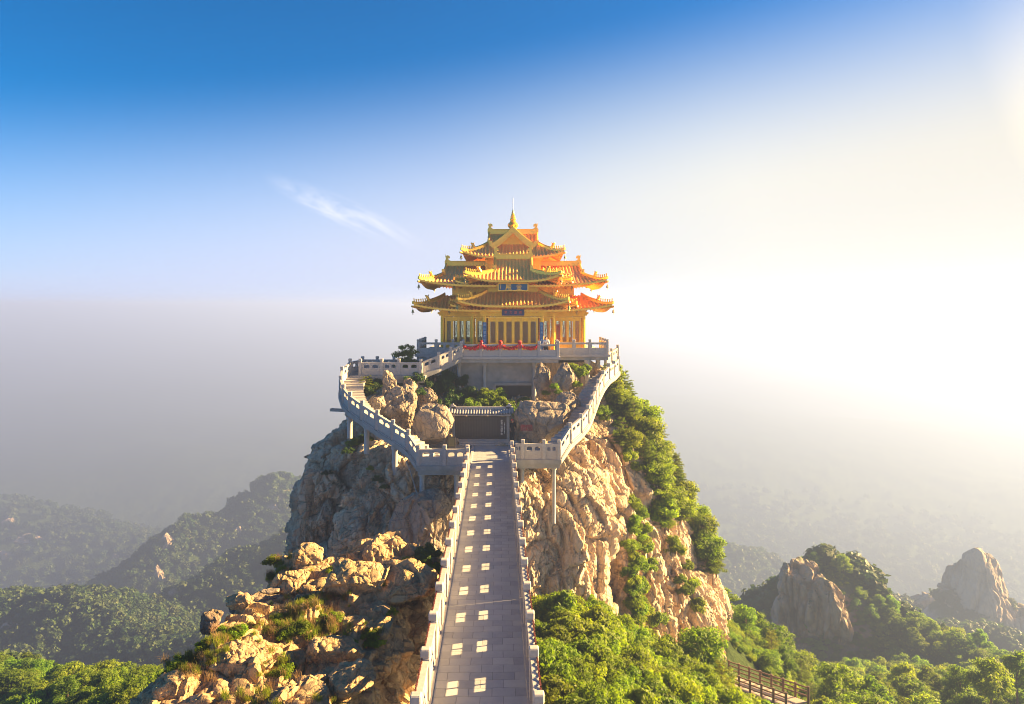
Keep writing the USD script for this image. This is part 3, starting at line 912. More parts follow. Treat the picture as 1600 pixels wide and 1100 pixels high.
# ---- inscribed screen wall with its small tiled roof
SW = np.array([-2.42, 54.9, .14])
wall = thing('screen_wall', 'dark inscribed screen wall with small grey tiled roof at the bridge end', 'wall', SW)
obj('plinth', MB().box((0, 0, .1), (4.5, .5, .22), bev=.02), M['stone'], wall)
for s in (-1, 1):
    obj('side_pier', MB().box((s * 2.12, 0, 1.1), (.22, .4, 1.8), bev=.015), M['concrete'], wall)
obj('inscribed_panel', MB().box((0, .0, 1.08), (4.02, .26, 1.74)), M['dark_metal'], wall)
obj('panel_frame', MB().box((0, -.15, .25), (4.02, .06, .1)).box((0, -.15, 1.93), (4.02, .06, .08)), M['dark_metal'], wall)
ln = MB()
for k in range(26):
    ln.box((-1.9 + k * .125, -.136, 1.12), (.05, .012, 1.5))
obj('text_column', ln, M['text_dark'] if 'text_dark' in M else M['lattice'], wall)
write(wall, ['lao', 'jun', 'shan', 'dao', 'zong', 'jin'], .17, (1.62, -.135, 1.62), 'white', .2, True, .012)
ws = MB()
for k in range(8):
    ws.box((1.84, -.138, 1.45 - k * .11), (.05, .012, .07))
obj('small_lettering', ws, M['white'], wall)
rs = MB()
yy = np.linspace(-.62, .62, 9)
zz = 2.52 - .5 * np.abs(yy) ** 1.0 * .8
xx = np.linspace(-2.55, 2.55, 23)
lift = .16 * (np.abs(xx) / 2.55) ** 6
G = np.stack([np.stack([np.full(9, x), yy, zz + l * .8], -1) for x, l in zip(xx, lift)], 0)
rs.grid(G, flip=True)
G2 = G.copy(); G2[..., 2] -= .12
rs.grid(G2)
obj('roof', rs, M['roof_grey'], wall)
for k in range(24):
    x = -2.45 + k * 4.9 / 23
    l = .16 * (abs(x) / 2.55) ** 6 * .8
    obj('roof_tile', MB().tube([(x, -.66, 2.25 + l), (x, -.3, 2.42 + l), (x, -.04, 2.54 + l)], .05, 6), M['roof_grey'], wall)
obj('eave_board', MB().box((0, -.5, 2.13), (4.7, .1, .12)), M['roof_grey'], wall)
obj('ridge', MB().box((0, 0, 2.6), (4.9, .2, .22), bev=.03), M['roof_grey'], wall)
for s in (-1, 1):
    obj('ridge_ornament', MB().poly(Polygon([(0, 0), (.34, 0), (.42, .3), (.2, .42), (.14, .26), (0, .2)]), .2, lambda q: np.c_[s * (q[:, 0] + 1.72 if False else q[:, 0] + 1.95), q[:, 2] - .1, q[:, 1] + 2.56]), M['roof_grey'], wall)

# ---- notice board on the left landing
nb = thing('notice_board', 'small black notice board standing on the left landing', 'sign', at(705.5, 704, 51.5))
obj('frame', MB().box((0, 0, .62), (.56, .05, .8), bev=.012), M['dark_metal'], nb)
obj('face', MB().box((0, -.03, .64), (.44, .02, .64)), M['board_olive'] if 'board_olive' in M else M['lattice'], nb)
for s in (-1, 1):
    obj('leg', MB().box((s * .2, .03, .12), (.05, .05, .26)), M['dark_metal'], nb)

# ---- timber walkway at the lower right
wa, wb = at(1138, 1052, 58), at(1262, 1096, 50)
walk = thing('timber_walkway', 'brown timber walkway with post and rail fence on the slope', 'walkway', wa)
d = (wb - wa)
n_side = np.array([d[1], -d[0], 0]) / math.hypot(d[0], d[1])     # towards the camera side
if n_side[1] > 0:
    n_side = -n_side
wid = 1.9
for k in range(44):
    u0, u1 = k / 44, (k + 1) / 44 - .003
    q = [d * u0, d * u1, d * u1 + n_side * wid, d * u0 + n_side * wid]
    obj('plank', hexa(np.array(q)[:, :2], (d * u0)[2] - .06, (d * u0)[2]), M['plank'], walk)
for side in (0, 1):
    off = n_side * (wid * side + (.06 if side else -.06))
    npst = 8
    pp = [d * (i / (npst - 1)) + off for i in range(npst)]
    for i, p in enumerate(pp):
        obj('fence_post', MB().box(p + [0, 0, .42], (.15, .15, 1.3), bev=.02), M['wood'], walk)
        if i + 1 < npst:
            for h in (.35, .66, .95):
                obj('fence_rail', MB().tube([p + [0, 0, h], pp[i + 1] + [0, 0, h]], .055, 6), M['wood'], walk)
obj('bearer', MB().tube([np.array([0, 0, -.2]) + n_side * .4, d + n_side * .4 + [0, 0, -.2]], .12, 6), M['wood'], walk)
obj('bearer', MB().tube([np.array([0, 0, -.2]) + n_side * 1.5, d + n_side * 1.5 + [0, 0, -.2]], .12, 6), M['wood'], walk)
for i in range(4):
    p = d * (.1 + .27 * i) + n_side * .95
    obj('support', MB().box(p + [0, 0, -2.2], (.2, .2, 4.0)), M['wood'], walk)

# ---- cable down the left cliff
cb = thing('steel_cable', 'thin steel cable hanging down the shaded left cliff', 'cable', at(628, 706, 48.8))
o = at(628, 706, 48.8)
pts = [at(628, 706, 48.8) - o, at(641, 735, 48.2) - o, at(648, 760, 47.8) - o, at(655, 782, 47.4) - o]
obj('rope', MB().tube(pts, .035, 6), M['steel'], cb)
# ---- pale viewing deck far off on the right slope
vd = thing('viewing_deck', 'tiny pale open-frame deck on the hazy slope below the right peak', 'platform', at(1528, 1040, 200))
obj('deck', MB().box((0, 0, .2), (7.5, 5, .3)), M['white'], vd)
for x in (-3.5, -1.2, 1.2, 3.5):
    obj('post', MB().box((x, -2.3, 1.3), (.22, .22, 2.2)), M['white'], vd)
obj('roof_bar', MB().box((0, -2.3, 2.5), (7.6, .3, .25)).box((0, 2.3, 2.5), (7.6, .3, .25)), M['white'], vd)

# ------------------------------------------------------------------ the golden temple
TX, TY = 0.1, 72.0
TO = np.array([TX, TY, ZP])
temple = thing('golden_temple', 'golden three-tiered temple with upturned tiled eaves crowning the rock peak', 'temple', TO)


def wpt(p):
    return np.asarray(p, float) - TO


def tier_geom(cx, cy, hx, hy, tx, ty, ze, zt, lift, curve=1.35):
    """Side functions of a hipped skirt roof: side k, s in [-1, 1] along the eave, t in [0, 1] up the slope -> point."""
    def pt(k, s, t):
        s, t = np.broadcast_arrays(np.asarray(s, float), np.asarray(t, float))
        HX, HY = hx + (tx - hx) * t, hy + (ty - hy) * t
        out = .16 * np.abs(s) ** 5 * (1 - t) ** 2
        z = ze + (zt - ze) * t ** curve + lift * np.abs(s) ** 4 * (1 - t) ** 1.6
        HX, HY = HX + out, HY + out
        if k == 0:
            x, y = s * HX, -HY
        elif k == 1:
            x, y = HX, s * HY
        elif k == 2:
            x, y = -s * HX, HY
        else:
            x, y = -HX, -s * HY
        return np.stack([cx + x, cy + y, z], -1)
    return pt


def roof_tier(group, cx, cy, hx, hy, tx, ty, ze, zt, lift, sides=(0, 1, 2, 3), spacing=.33, beasts=5, beast_at=(1.0, .35), bells=True, bracket=1.0):
    """One skirt roof as a part with its tile ribs, hips, figures, rafters, brackets and bells as sub-parts."""
    pt = tier_geom(cx, cy, hx, hy, tx, ty, ze, zt, lift)
    surf, sof, ribs, fasc, raft, dg = MB(), MB(), MB(), MB(), MB(), MB()
    S, T = np.linspace(-1, 1, 33), np.linspace(0, 1, 9)
    for k in sides:
        SS, TT = np.meshgrid(S, T, indexing='ij')
        G = wpt(pt(k, SS, TT))
        surf.grid(G)
        U = wpt(pt(k, SS, TT * 1.0)) - np.array([0, 0, .16])
        sof.grid(U, flip=True)
        e = wpt(pt(k, S, np.zeros(33)))
        fasc.grid(np.stack([e, e - [0, 0, .17]], 1))
        L, Lt = (hx, tx) if k in (0, 2) else (hy, ty)
        n = int(2 * L / spacing)
        dirn = wpt(pt(k, 0.0, 0.0)) - wpt(pt(k, 0.0, 1.0))
        dirn[2] = 0
        dirn /= np.linalg.norm(dirn)
        perp = np.array([-dirn[1], dirn[0], 0])
        for i in range(n + 1):
            x = -L + .06 + (2 * L - .12) * i / n
            tm = 1.0 if abs(x) <= Lt else (L - abs(x)) / max(L - Lt, 1e-6)
            if tm < .06:
                continue
            t = np.linspace(0, tm, 5)
            s = x / (L + (Lt - L) * t)
            c = wpt(pt(k, np.clip(s, -1, 1), t))
            c[0] += dirn * .05
            w, h = .085, .095
            prof = np.array([(-w, -.01), (-w * .7, h * .75), (0, h), (w * .7, h * .75), (w, -.01)])
            V = (c[:, None] + prof[None, :, :1] * perp + prof[None, :, 1:] * np.array([0, 0, 1.0]))
            ribs.grid(V, flip=True)
            v0 = V[0]
            ribs.add(np.vstack([v0, v0.mean(0)]), [(j, j + 1, 5) for j in range(4)])
            # round tile end and the rafters below the eave
            ev = c[0] - [0, 0, .03]
            if i < n:
                xm = x + spacing * .5
                if abs(xm) < L - .1:
                    tt = np.array([0.02, min(.62, (L - abs(xm)) / max(L - Lt, 1e-6) if abs(xm) > Lt else .62)])
                    sm = np.clip(xm / (L + (Lt - L) * tt), -1, 1)
                    q = wpt(pt(k, sm, tt)) - [0, 0, .23]
                    raft.tube(q, .06, 5)
        # bracket sets under the soffit
        nb = max(2, int(2 * Lt / (.85 * bracket)))
        for i in range(nb + 1):
            x = -Lt + 2 * Lt * i / nb
            for lv, (t, z) in enumerate(((.96, .34), (.78, .30), (.60, .28))):
                s = np.clip(x / (L + (Lt - L) * t), -1, 1)
                q = wpt(pt(k, s, t)) - [0, 0, z + .14]
                rz = math.atan2(dirn[1], dirn[0])
                dg.box(q, (.42, .12, .17), rz=rz).box(q + [0, 0, .02], (.13, .46 - .05 * lv, .14), rz=rz).box(q + [0, 0, .14], (.2, .2, .1), rz=rz)
    root = obj('roof', surf, M['gold_tile'], temple, smooth=50)
    tag(obj('tile_rib', ribs, M['gold_tile'], root, smooth=60), kind='stuff')
    obj('soffit', sof, M['gold_deep'], root)
    obj('eave_board', fasc, M['gold_pale'], root)
    tag(obj('rafter', raft, M['gold_deep'], root), kind='stuff')
    tag(obj('bracket', dg, M['gold_deep'], root), kind='stuff')
    # hips
    corners = []
    if 0 in sides and 1 in sides:
        corners.append((0, 1.0))
    if 0 in sides and 3 in sides:
        corners.append((0, -1.0))
    if 2 in sides and 1 in sides:
        corners.append((2, -1.0))
    if 2 in sides and 3 in sides:
        corners.append((2, 1.0))
    for k, s in corners:
        t = np.linspace(0, 1, 10)
        c = wpt(pt(k, np.full(10, s), t))
        hip = MB()
        dxy = c[0, :2] - c[-1, :2]
        dxy /= np.linalg.norm(dxy)
        pr = np.array([-dxy[1], dxy[0], 0])
        prof = np.array([(-.1, -.05), (-.1, .2), (-.05, .27), (.05, .27), (.1, .2), (.1, -.05)])
        hh = np.where(t < .42, .82, 1.25)
        c[0, :2] += dxy * .12
        c[0, 2] += .06
        V = c[:, None] + prof[None, :, :1] * pr + prof[None, :, 1:] * hh[:, None, None] * np.array([0, 0, 1.0])
        hip.grid(V, flip=True)
        hip.add(np.vstack([V[0], V[0].mean(0)]), [(j, (j + 1) % 6, 6) for j in range(6)])
        obj('hip_ridge', hip, M['gold_pale'], root)
        fig = MB()
        d3 = np.r_[dxy, 0]
        for i in range(beasts + 1):
            u = .015 + i * (.34 / beasts)
            q = wpt(pt(k, np.array(s), np.array(u))) + [0, 0, .2]
            big = i == 0
            hgt = .34 if big else .30
            fig.tube([q, q + [0, 0, hgt * .5] + d3 * .02, q + [0, 0, hgt] + d3 * .07], [.07, .055, .035], 5)
            fig.tube([q + [0, 0, hgt * .8] - d3 * .02, q + [0, 0, hgt * .85] + d3 * .12], [.05, .03], 5)
        u = .43
        q = wpt(pt(k, np.array(s), np.array(u))) + [0, 0, .2]
        fig.tube([q - d3 * .15, q + [0, 0, .22], q + d3 * .1 + [0, 0, .42], q + d3 * .3 + [0, 0, .5]], [.16, .15, .13, .06], 6)
        fig.tube([q + [0, 0, .35], q - d3 * .12 + [0, 0, .62]], [.06, .02], 5)
        obj('ridge_beast', fig, M['gold_pale'], root)
        # beam nose and the bell under the corner
        q = wpt(pt(k, np.array(s), np.array(0.0)))
        obj('corner_beam', MB().tube([q - d3 * 1.2 - [0, 0, .42], q - d3 * .1 - [0, 0, .27], q + d3 * .24 - [0, 0, .2]], [.12, .11, .09], 6), M['gold_deep'], root)
        if bells:
            bq = q + d3 * .1 - [0, 0, .3]
            obj('wind_bell', MB().tube([bq, bq - [0, 0, .22]], .015, 4).lathe([(.02, 0), (.07, -.04), (.1, -.18), (.15, -.3), (.0, -.28)], bq - [0, 0, .2], 9).tube([bq - [0, 0, .48], bq - [0, 0, .66]], [.02, .05], 4), M['bell'], root)
    return root, pt


M['bell'] = plain('old_bronze', (.34, .26, .10), .45, metal=.7)


def dragon_end(b, p, dx, s=1.0):
    """Ridge-end ornament: a crouched fish-dragon with curled tail; dx = direction (2-vector) pointing outwards."""
    d = np.r_[dx, 0]
    z = np.array([0, 0, 1.0])
    b.poly(Polygon([(-.42, -.1), (.3, -.1), (.34, .35), (.2, .62), (.26, .86), (.08, 1.0), (-.12, .92), (-.16, .72), (.02, .74), (.0, .56), (-.2, .42), (-.44, .34)]).buffer(.03), .26,
           lambda q: p + s * (q[:, :1] * d - 0 + q[:, 1:2] * z + (q[:, 2:3] - .13) * np.array([-dx[1], dx[0], 0])))
    b.tube([p + s * (d * .26 + z * .8), p + s * (d * .3 + z * 1.12)], [.035 * s, .02 * s], 5)
    return b


def gable_top(cx, cy, gx, gy, zb, zr, axis, zr_ext=0.0, spacing=.33, both=True, ends=True, gable_inset=.22):
    """Upper gabled part: ridge along axis, half-length gx, slopes reaching +-gy at height zb. Returns the roof part."""
    def P(u, w, z):      # u along the ridge, w across
        u, w, z = np.broadcast_arrays(u, w, z)
        return wpt(np.stack([cx + (u if axis == 'x' else w), cy + (w if axis == 'x' else u), z], -1))
    surf, ribs = MB(), MB()
    ud = P(1.0, 0, 0) - P(0, 0, 0)
    wd = P(0, 1.0, 0) - P(0, 0, 0)

    def zz(t):
        return zb + (zr - zb) * (t ** 1.22)
    T = np.linspace(0, 1, 7)
    for sg in (-1, 1):
        U = np.linspace(-gx, gx, 5)
        UU, TT = np.meshgrid(U, T, indexing='ij')
        surf.grid(P(UU, sg * gy * (1 - TT), zz(TT)))
        surf.grid(P(UU, sg * gy * (1 - TT), zz(TT) - .14))
        n = max(2, int(2 * gx / spacing))
        for i in range(n + 1):
            u = -gx + .1 + (2 * gx - .2) * i / n
            c = P(np.full(7, u), sg * gy * (1 - T), zz(T))
            w, h = .085, .095
            prof = np.array([(-w, -.01), (-w * .7, h * .75), (0, h), (w * .7, h * .75), (w, -.01)])
            ribs.grid(c[:, None] + prof[None, :, :1] * ud + prof[None, :, 1:] * np.array([0, 0, 1.0]))
    root = obj('roof', surf, M['gold_tile'], temple)
    tag(obj('tile_rib', ribs, M['gold_tile'], root, smooth=60), kind='stuff')
    prof = np.array([(-.1, -.08), (-.1, .2), (-.05, .27), (.05, .27), (.1, .2), (.1, -.08)])
    for e in (-1, 1):
        for sg in (-1, 1):       # descending ridges on the gable edges
            c = P(np.full(7, e * (gx - .02)), sg * gy * (1.04 - T * 1.04), zz(T * 1.0))
            V = c[:, None] + prof[None, :, :1] * ud + prof[None, :, 1:] * 1.2 * np.array([0, 0, 1.0])
            b = MB().grid(V)
            b.add(np.vstack([V[0], V[0].mean(0)]), [(j, (j + 1) % 6, 6) for j in range(6)])
            b.box(c[0] + [0, 0, .28], (.26, .26, .5))
            obj('gable_ridge', b, M['gold_pale'], root)
        # bargeboards and triangular gable wall
        u = e * (gx - gable_inset)
        w = gy * (1 - T)
        tri = MB()
        A = np.stack([P(u, -w, zz(T) - .1), P(u, w, zz(T) - .1)], 1)
        tri.grid(A)
        obj('gable_wall', tri, M['gold'], root)
        ub = e * (gx + .06)
        for sg in (-1, 1):
            Bp = P(np.full(7, ub), sg * w, zz(T))
            bb = MB().grid(np.stack([Bp + [0, 0, -.05], Bp + [0, 0, -.4 * 1.0]], 1)).grid(np.stack([Bp + ud * e * -.1 + [0, 0, -.05], Bp + ud * e * -.1 + [0, 0, -.4]], 1), flip=True)
            bb.grid(np.stack([Bp + [0, 0, -.4], Bp + ud * e * -.1 + [0, 0, -.4]], 1))
            obj('bargeboard', bb, M['gold_pale'], root)
            st = MB()
            for q in Bp[1:] * .5 + Bp[:-1] * .5:
                st.lathe([(0, .03), (.07, .03), (.07, -.06)], (0, 0, 0), 6) if False else st.box(q + ud * e * .03 + [0, 0, -.2], (.09, .09, .14))
            obj('gable_stud', st, M['gold_deep'], root)
    if ends:
        p0, p1 = P(-gx, 0, zr), P(gx, 0, zr)
        m = (p0 + p1) / 2
        size = (2 * gx, .26, .46) if axis == 'x' else (.26, 2 * gx, .46)
        obj('main_ridge', MB().box(m + [0, 0, .2], size, bev=.03).box(m + [0, 0, .46], (size[0] + (.1 if axis == 'x' else .06), size[1] + (.06 if axis == 'x' else .1), .08)), M['gold_pale'], root)
        for e in (-1, 1):
            q = P(e * (gx - .2), 0, zr + .1)
            obj('dragon_end', dragon_end(MB(), q, (ud * e)[:2], .95), M['gold_pale'], root)
    return root


# --- tier 1: main body, stepped body and portico
roof_tier(1, TX, 72, 8.95, 7.3, 6.5, 4.85, 10.32, 11.65, .55)
roof_tier(1, TX, 70.3, 5.65, 5.15, 3.6, 3.2, 10.38, 11.7, .5, sides=(0, 1, 3))
roof_tier(1, TX, 68.0, 4.75, 5.05, 2.45, 2.75, 10.74, 11.95, .5, sides=(0, 1, 3))
# --- tier 2
roof_tier(2, TX, 71.2, 8.45, 6.3, 6.6, 3.2, 12.62, 13.75, .55)
gable_top(TX, 71.2, 6.75, 3.2, 13.72, 14.75, 'x')
roof_tier(2, TX, 69.75, 5.2, 4.4, 3.4, 2.6, 12.6, 13.7, .5, sides=(0, 1, 3))
roof_tier(2, TX, 66.0, 4.08, 2.65, 1.62, 1.15, 13.0, 13.95, .62)
gable_top(TX, 66.0, 1.72, 1.15, 13.92, 15.1, 'x')
# --- tier 3 with cross gables and the spire
roof_tier(3, TX, 72, 4.75, 4.25, 2.55, 2.3, 15.45, 16.75, .6)
gable_top(TX, 72, 2.45, 1.9, 16.7, 18.05, 'x')
gable_top(TX, 72, 2.75, 2.1, 16.55, 18.25, 'y', ends=False, gable_inset=.5)
sp = MB().lathe([(.0, -.3), (.42, -.3), (.46, .0), (.34, .08), (.5, .22), (.56, .42), (.46, .62), (.28, .74), (.32, .82), (.25, .9), (.33, .98), (.33, 1.06), (.22, 1.12), (.27, 1.2), (.27, 1.28), (.17, 1.34), (.21, 1.42), (.2, 1.5), (.12, 1.56), (.15, 1.64), (.05, 1.95), (.0, 2.1)], wpt((TX, 72, 18.55)), 16)
spire = obj('spire', sp, M['gold_pale'], temple, smooth=40)
obj('needle', MB().tube([wpt((TX, 72, 20.5)), wpt((TX, 72, 21.75))], [.03, .015], 5), M['white'], spire)


# --- bodies: upper storeys (solid, behind brackets), then the ground storey with open bays
def body_box(name, x0, x1, y0, y1, z0, z1, m='gold'):
    return obj(name, MB().box(wpt(((x0 + x1) / 2, (y0 + y1) / 2, (z0 + z1) / 2)), (x1 - x0, y1 - y0, z1 - z0)), M[m], temple)


def panelled(parent, x0, x1, y, z0, z1, n, depth=.05):
    m = MB()
    for i in range(n):
        a, b = x0 + (x1 - x0) * i / n, x0 + (x1 - x0) * (i + 1) / n
        m.poly(sbox(a + .04, z0 + .05, b - .04, z1 - .05).difference(sbox(a + .14, z0 + .15, b - .14, z1 - .15)), depth, lambda q: wpt(np.c_[q[:, 0], y - q[:, 2], q[:, 1]]))
    return obj('panelling', m, M['gold_pale'], parent)


b2 = body_box('upper_storey', TX - 5.9, TX + 5.9, 68.2, 76.2, 11.2, 13.2)
body_box('upper_storey', TX - 3.2, TX + 3.2, 66.6, 70, 11.3, 13.2)
b2p = body_box('upper_storey', TX - 2.3, TX + 2.3, 65.45, 68, 11.4, 13.3)
b3 = body_box('upper_storey', TX - 2.75, TX + 2.75, 69.4, 74.6, 13.6, 16.0)
panelled(b3, TX - 2.7, TX - 1.5, 69.4, 14.0, 15.5, 2)
panelled(b3, TX + 1.5, TX + 2.7, 69.4, 14.0, 15.5, 2)
panelled(b2, TX - 5.8, TX - 3.4, 68.2, 11.8, 12.6, 4)
panelled(b2, TX + 3.4, TX + 5.8, 68.2, 11.8, 12.6, 4)
# ceiling of the ground storey
ceil = unary_union([sbox(TX - 6.7, 67.0, TX + 6.7, 77.0), sbox(TX - 3.75, 65.8, TX + 3.75, 68), sbox(TX - 2.65, 64.9, TX + 2.65, 67)])
obj('ceiling_slab', MB().poly(ceil, .9, lambda q: wpt(np.c_[q[:, 0], q[:, 1], q[:, 2] + 10.25])), M['gold_deep'], temple)
obj('lintel_beam', MB().poly(ceil.buffer(.12, join_style=2).difference(ceil.buffer(-.14)), .52, lambda q: wpt(np.c_[q[:, 0], q[:, 1], q[:, 2] + 9.72])), M['gold'], temple)
obj('lintel_moulding', MB().poly(ceil.buffer(.17, join_style=2).difference(ceil.buffer(-.1)), .1, lambda q: wpt(np.c_[q[:, 0], q[:, 1], q[:, 2] + 9.58])).poly(ceil.buffer(.19, join_style=2).difference(ceil.buffer(-.1)), .1, lambda q: wpt(np.c_[q[:, 0], q[:, 1], q[:, 2] + 10.26])), M['gold_pale'], temple)
obj('stone_sill', MB().poly(ceil.buffer(.3, join_style=2), .16, lambda q: wpt(np.c_[q[:, 0], q[:, 1], q[:, 2] + ZP])), M['stone'], temple)


def column(x, y, r=.19):
    p = wpt((x, y, ZP + .14))
    c = obj('column', MB().lathe([(0, 0), (r * 1.5, 0), (r * 1.5, .12), (r, .18), (r * .95, 3.5), (0, 3.5)], p, 16), M['gold'], temple, smooth=40)
    obj('capital', MB().box(p + [0, 0, 3.46], (.62, .5, .16)).box(p + [0, 0, 3.62], (.9, .44, .2)).box(p + [0, -.1, 3.8], (.5, .62, .16)), M['gold'], c)
    return c


XC = [(-6.7, 67.0), (6.7, 67.0), (-3.75, 67.0 - 1.2), (3.75, 65.8), (-2.65, 64.9), (2.65, 64.9), (-6.7, 77), (6.7, 77), (-6.7, 72), (6.7, 72), (-2.2, 77), (2.2, 77)]
for x, y in XC:
    column(TX + x, y, .2)
body_rng = np.random.default_rng(12)


def lattice_leaf(parent, x0, x1, y, z0, z1, dense=True, glass=True, wood='lattice', name='window', dirx=(1, 0)):
    """One tall leaf: frame, diamond lattice, pane and solid lower panel; the leaf stands along dirx from x0 to x1."""
    dx = np.array(dirx, float)
    nrm = np.array([dx[1], -dx[0]])

    def Mf(q, off=0.0):
        xy = np.array([0.0, 0.0]) + q[:, :1] * dx + (q[:, 2:3] + off) * nrm
        base = np.array([0, y]) if dx[0] else np.array([y, 0])
        return wpt(np.c_[xy + base, q[:, 1]])
    w = x1 - x0
    zs = z0 + (z1 - z0) * .30
    frame = sbox(x0, z0, x1, z1).difference(sbox(x0 + .07, zs, x1 - .07, z1 - .09))
    lf = obj(name, MB().poly(frame, .07, Mf), M['gold'], temple)
    obj('leaf_moulding', MB().poly(sbox(x0 + .08, z0 + .1, x1 - .08, zs - .1).difference(sbox(x0 + .12, z0 + .15, x1 - .12, zs - .15)), .03, lambda q: Mf(q, .068)), M['gold_pale'], lf)
    lat = []
    a, b = x0 + .07, x1 - .07
    if dense:
        k = .16
        for o in np.arange(-(z1 - zs), w, k):
            lat.append(LineString([(a + o, zs), (a + o + (z1 - zs), z1)]).buffer(.018))
            lat.append(LineString([(b - o, zs), (b - o - (z1 - zs), z1)]).buffer(.018))
        win = unary_union(lat).intersection(sbox(a, zs, b, z1 - .09))
    else:
        cx, cz = (a + b) / 2, (zs + z1 - .09) / 2
        hw, hh = (b - a) / 2, (z1 - .09 - zs) / 2
        for f in (.55, ):
            lat.append(sbox(cx - hw * f, cz - hh * .62, cx + hw * f, cz + hh * .62).boundary.buffer(.014))
            lat.append(sbox(cx - hw * .3, cz - hh * .3, cx + hw * .3, cz + hh * .3).boundary.buffer(.014))
        lat.append(LineString([(cx, zs), (cx, cz - hh * .3)]).buffer(.013))
        lat.append(LineString([(cx, cz + hh * .3), (cx, z1)]).buffer(.013))
        for z in (cz - hh * .62, cz + hh * .62, cz):
            lat.append(LineString([(a, z), (cx - hw * .55, z)]).buffer(.013))
            lat.append(LineString([(b, z), (cx + hw * .55, z)]).buffer(.013))
        win = unary_union(lat).intersection(sbox(a, zs, b, z1 - .09))
    obj('lattice', MB().poly(win, .03, lambda q: Mf(q, .02)), M[wood], lf)
    if glass:
        obj('pane', MB().poly(sbox(a, zs, b, z1 - .09), .01, lambda q: Mf(q, .0)), M['glass'], lf)
    return lf


def bay_leaves(x0, x1, y, n, dense, z0=ZP + .16, z1=9.35, name='window', wood='lattice', dirx=(1, 0), stile=.09):
    w = (x1 - x0 - stile * (n + 1)) / n
    for i in range(n + 1):
        a = x0 + i * (w + stile)
        if dirx[0]:
            obj('stile', MB().box(wpt((a + stile / 2, y - .03, (z0 + 9.6) / 2)), (stile, .16, 9.6 - z0)), M['gold_pale'], temple)
        else:
            obj('stile', MB().box(wpt((y, a + stile / 2, (z0 + 9.6) / 2)), (.16, stile, 9.6 - z0)), M['gold_pale'], temple)
        if i < n:
            lattice_leaf(temple, a + stile, a + stile + w, y, z0, z1, dense, True, wood, name, dirx)
    c, l = (x0 + x1) / 2, x1 - x0
    size = (l, .12, 9.6 - z1) if dirx[0] else (.12, l, 9.6 - z1)
    pos = (c, y, (z1 + 9.6) / 2) if dirx[0] else (y, c, (z1 + 9.6) / 2)
    obj('transom', MB().box(wpt(pos), size), M['gold'], temple)


bay_leaves(TX - 2.3, TX + 2.3, 65.0, 6, True, name='door', stile=.12)
for s in (-1, 1):
    xa, xb = sorted((TX + s * 3.95, TX + s * 6.45))
    bay_leaves(xa, xb, 67.05, 4, False)
    xa, xb = sorted((TX + s * 2.75, TX + s * 3.5))
    bay_leaves(xa, xb, 65.95, 1, False)
    # side walls and rear bays, so that daylight is seen through the corner rooms
    bay_leaves(67.3, 71.75, TX + s * 6.65, 6, False, dirx=(0, 1))
    bay_leaves(72.25, 76.7, TX + s * 6.65, 6, False, dirx=(0, 1))
    xa, xb = sorted((TX + s * 2.5, TX + s * 6.45))
    bay_leaves(xa, xb, 76.95, 6, False)
    obj('inner_wall', MB().box(wpt((TX + s * 2.5, 71, 7.95)), (.2, 10, 3.3)), M['gold_deep'], temple)
bay_leaves(TX - 1.95, TX + 1.95, 76.95, 5, True, name='door', stile=.12)
obj('red_hanging', MB().box(wpt((TX + 4.5, 69.0, 8.15)), (.52, .05, 1.5)), M['red'], temple)
obj('altar_backdrop', MB().box(wpt((TX, 70.5, 7.9)), (4.4, .2, 3.2)), M['gold_deep'], temple)
obj('hanging_lamp', MB().lathe([(0, 0), (.1, .05), (.14, .3), (.06, .5), (.0, .55)], wpt((TX - 3.1, 66.6, 7.3)), 10), M['gold_pale'], temple, smooth=40)

# --- boards with characters
sz = 12.42
c = wpt((TX, 64.35, sz))
sg = obj('name_board', MB().box(c, (2.7, .1, .62)), M['blue'], temple)
fr = sbox(-1.4, -.36, 1.4, .36).difference(sbox(-1.31, -.28, 1.31, .28))
obj('board_frame', MB().poly(fr, .16, lambda q: c + np.c_[q[:, 0], .03 - q[:, 2], q[:, 1]]), M['gold_pale'], sg)
write(sg, ['dian', 'jin'], .52, c + [-.42, -.052, 0], 'gold_pale', .96, depth=.05)
obj('small_lettering', MB().box(c + [-1.13, -.06, .03], (.05, .03, .44)), M['gold_pale'], sg)
c2 = wpt((TX + .0, 64.72, 10.1))
sg2 = obj('name_board', MB().box(c2, (1.95, .08, .5)), M['indigo'], temple)
obj('board_frame', MB().poly(sbox(-1.02, -.29, 1.02, .29).difference(sbox(-.95, -.22, .95, .22)), .12, lambda q: c2 + np.c_[q[:, 0], .02 - q[:, 2], q[:, 1]]), M['indigo'], sg2)
write(sg2, ['zong', 'xuan', 'dao', 'jun'], .27, c2 + [-.68, -.042, 0], 'pink', .45, depth=.03)
for s, seq in ((-1, ['dao', 'shan', 'jun', 'lao', 'xuan', 'zong', 'jin']), (1, ['zong', 'xuan', 'jin', 'shan', 'jun', 'dao', 'lao'])):
    cb2 = wpt((TX + s * 2.62, 64.64, 7.9))
    cp = obj('couplet_board', MB().box(cb2, (.36, .07, 2.6)), M['blue'], temple)
    write(cp, seq, .24, cb2 + [0, -.037, 1.08], 'pale_blue', .355, True, .02)

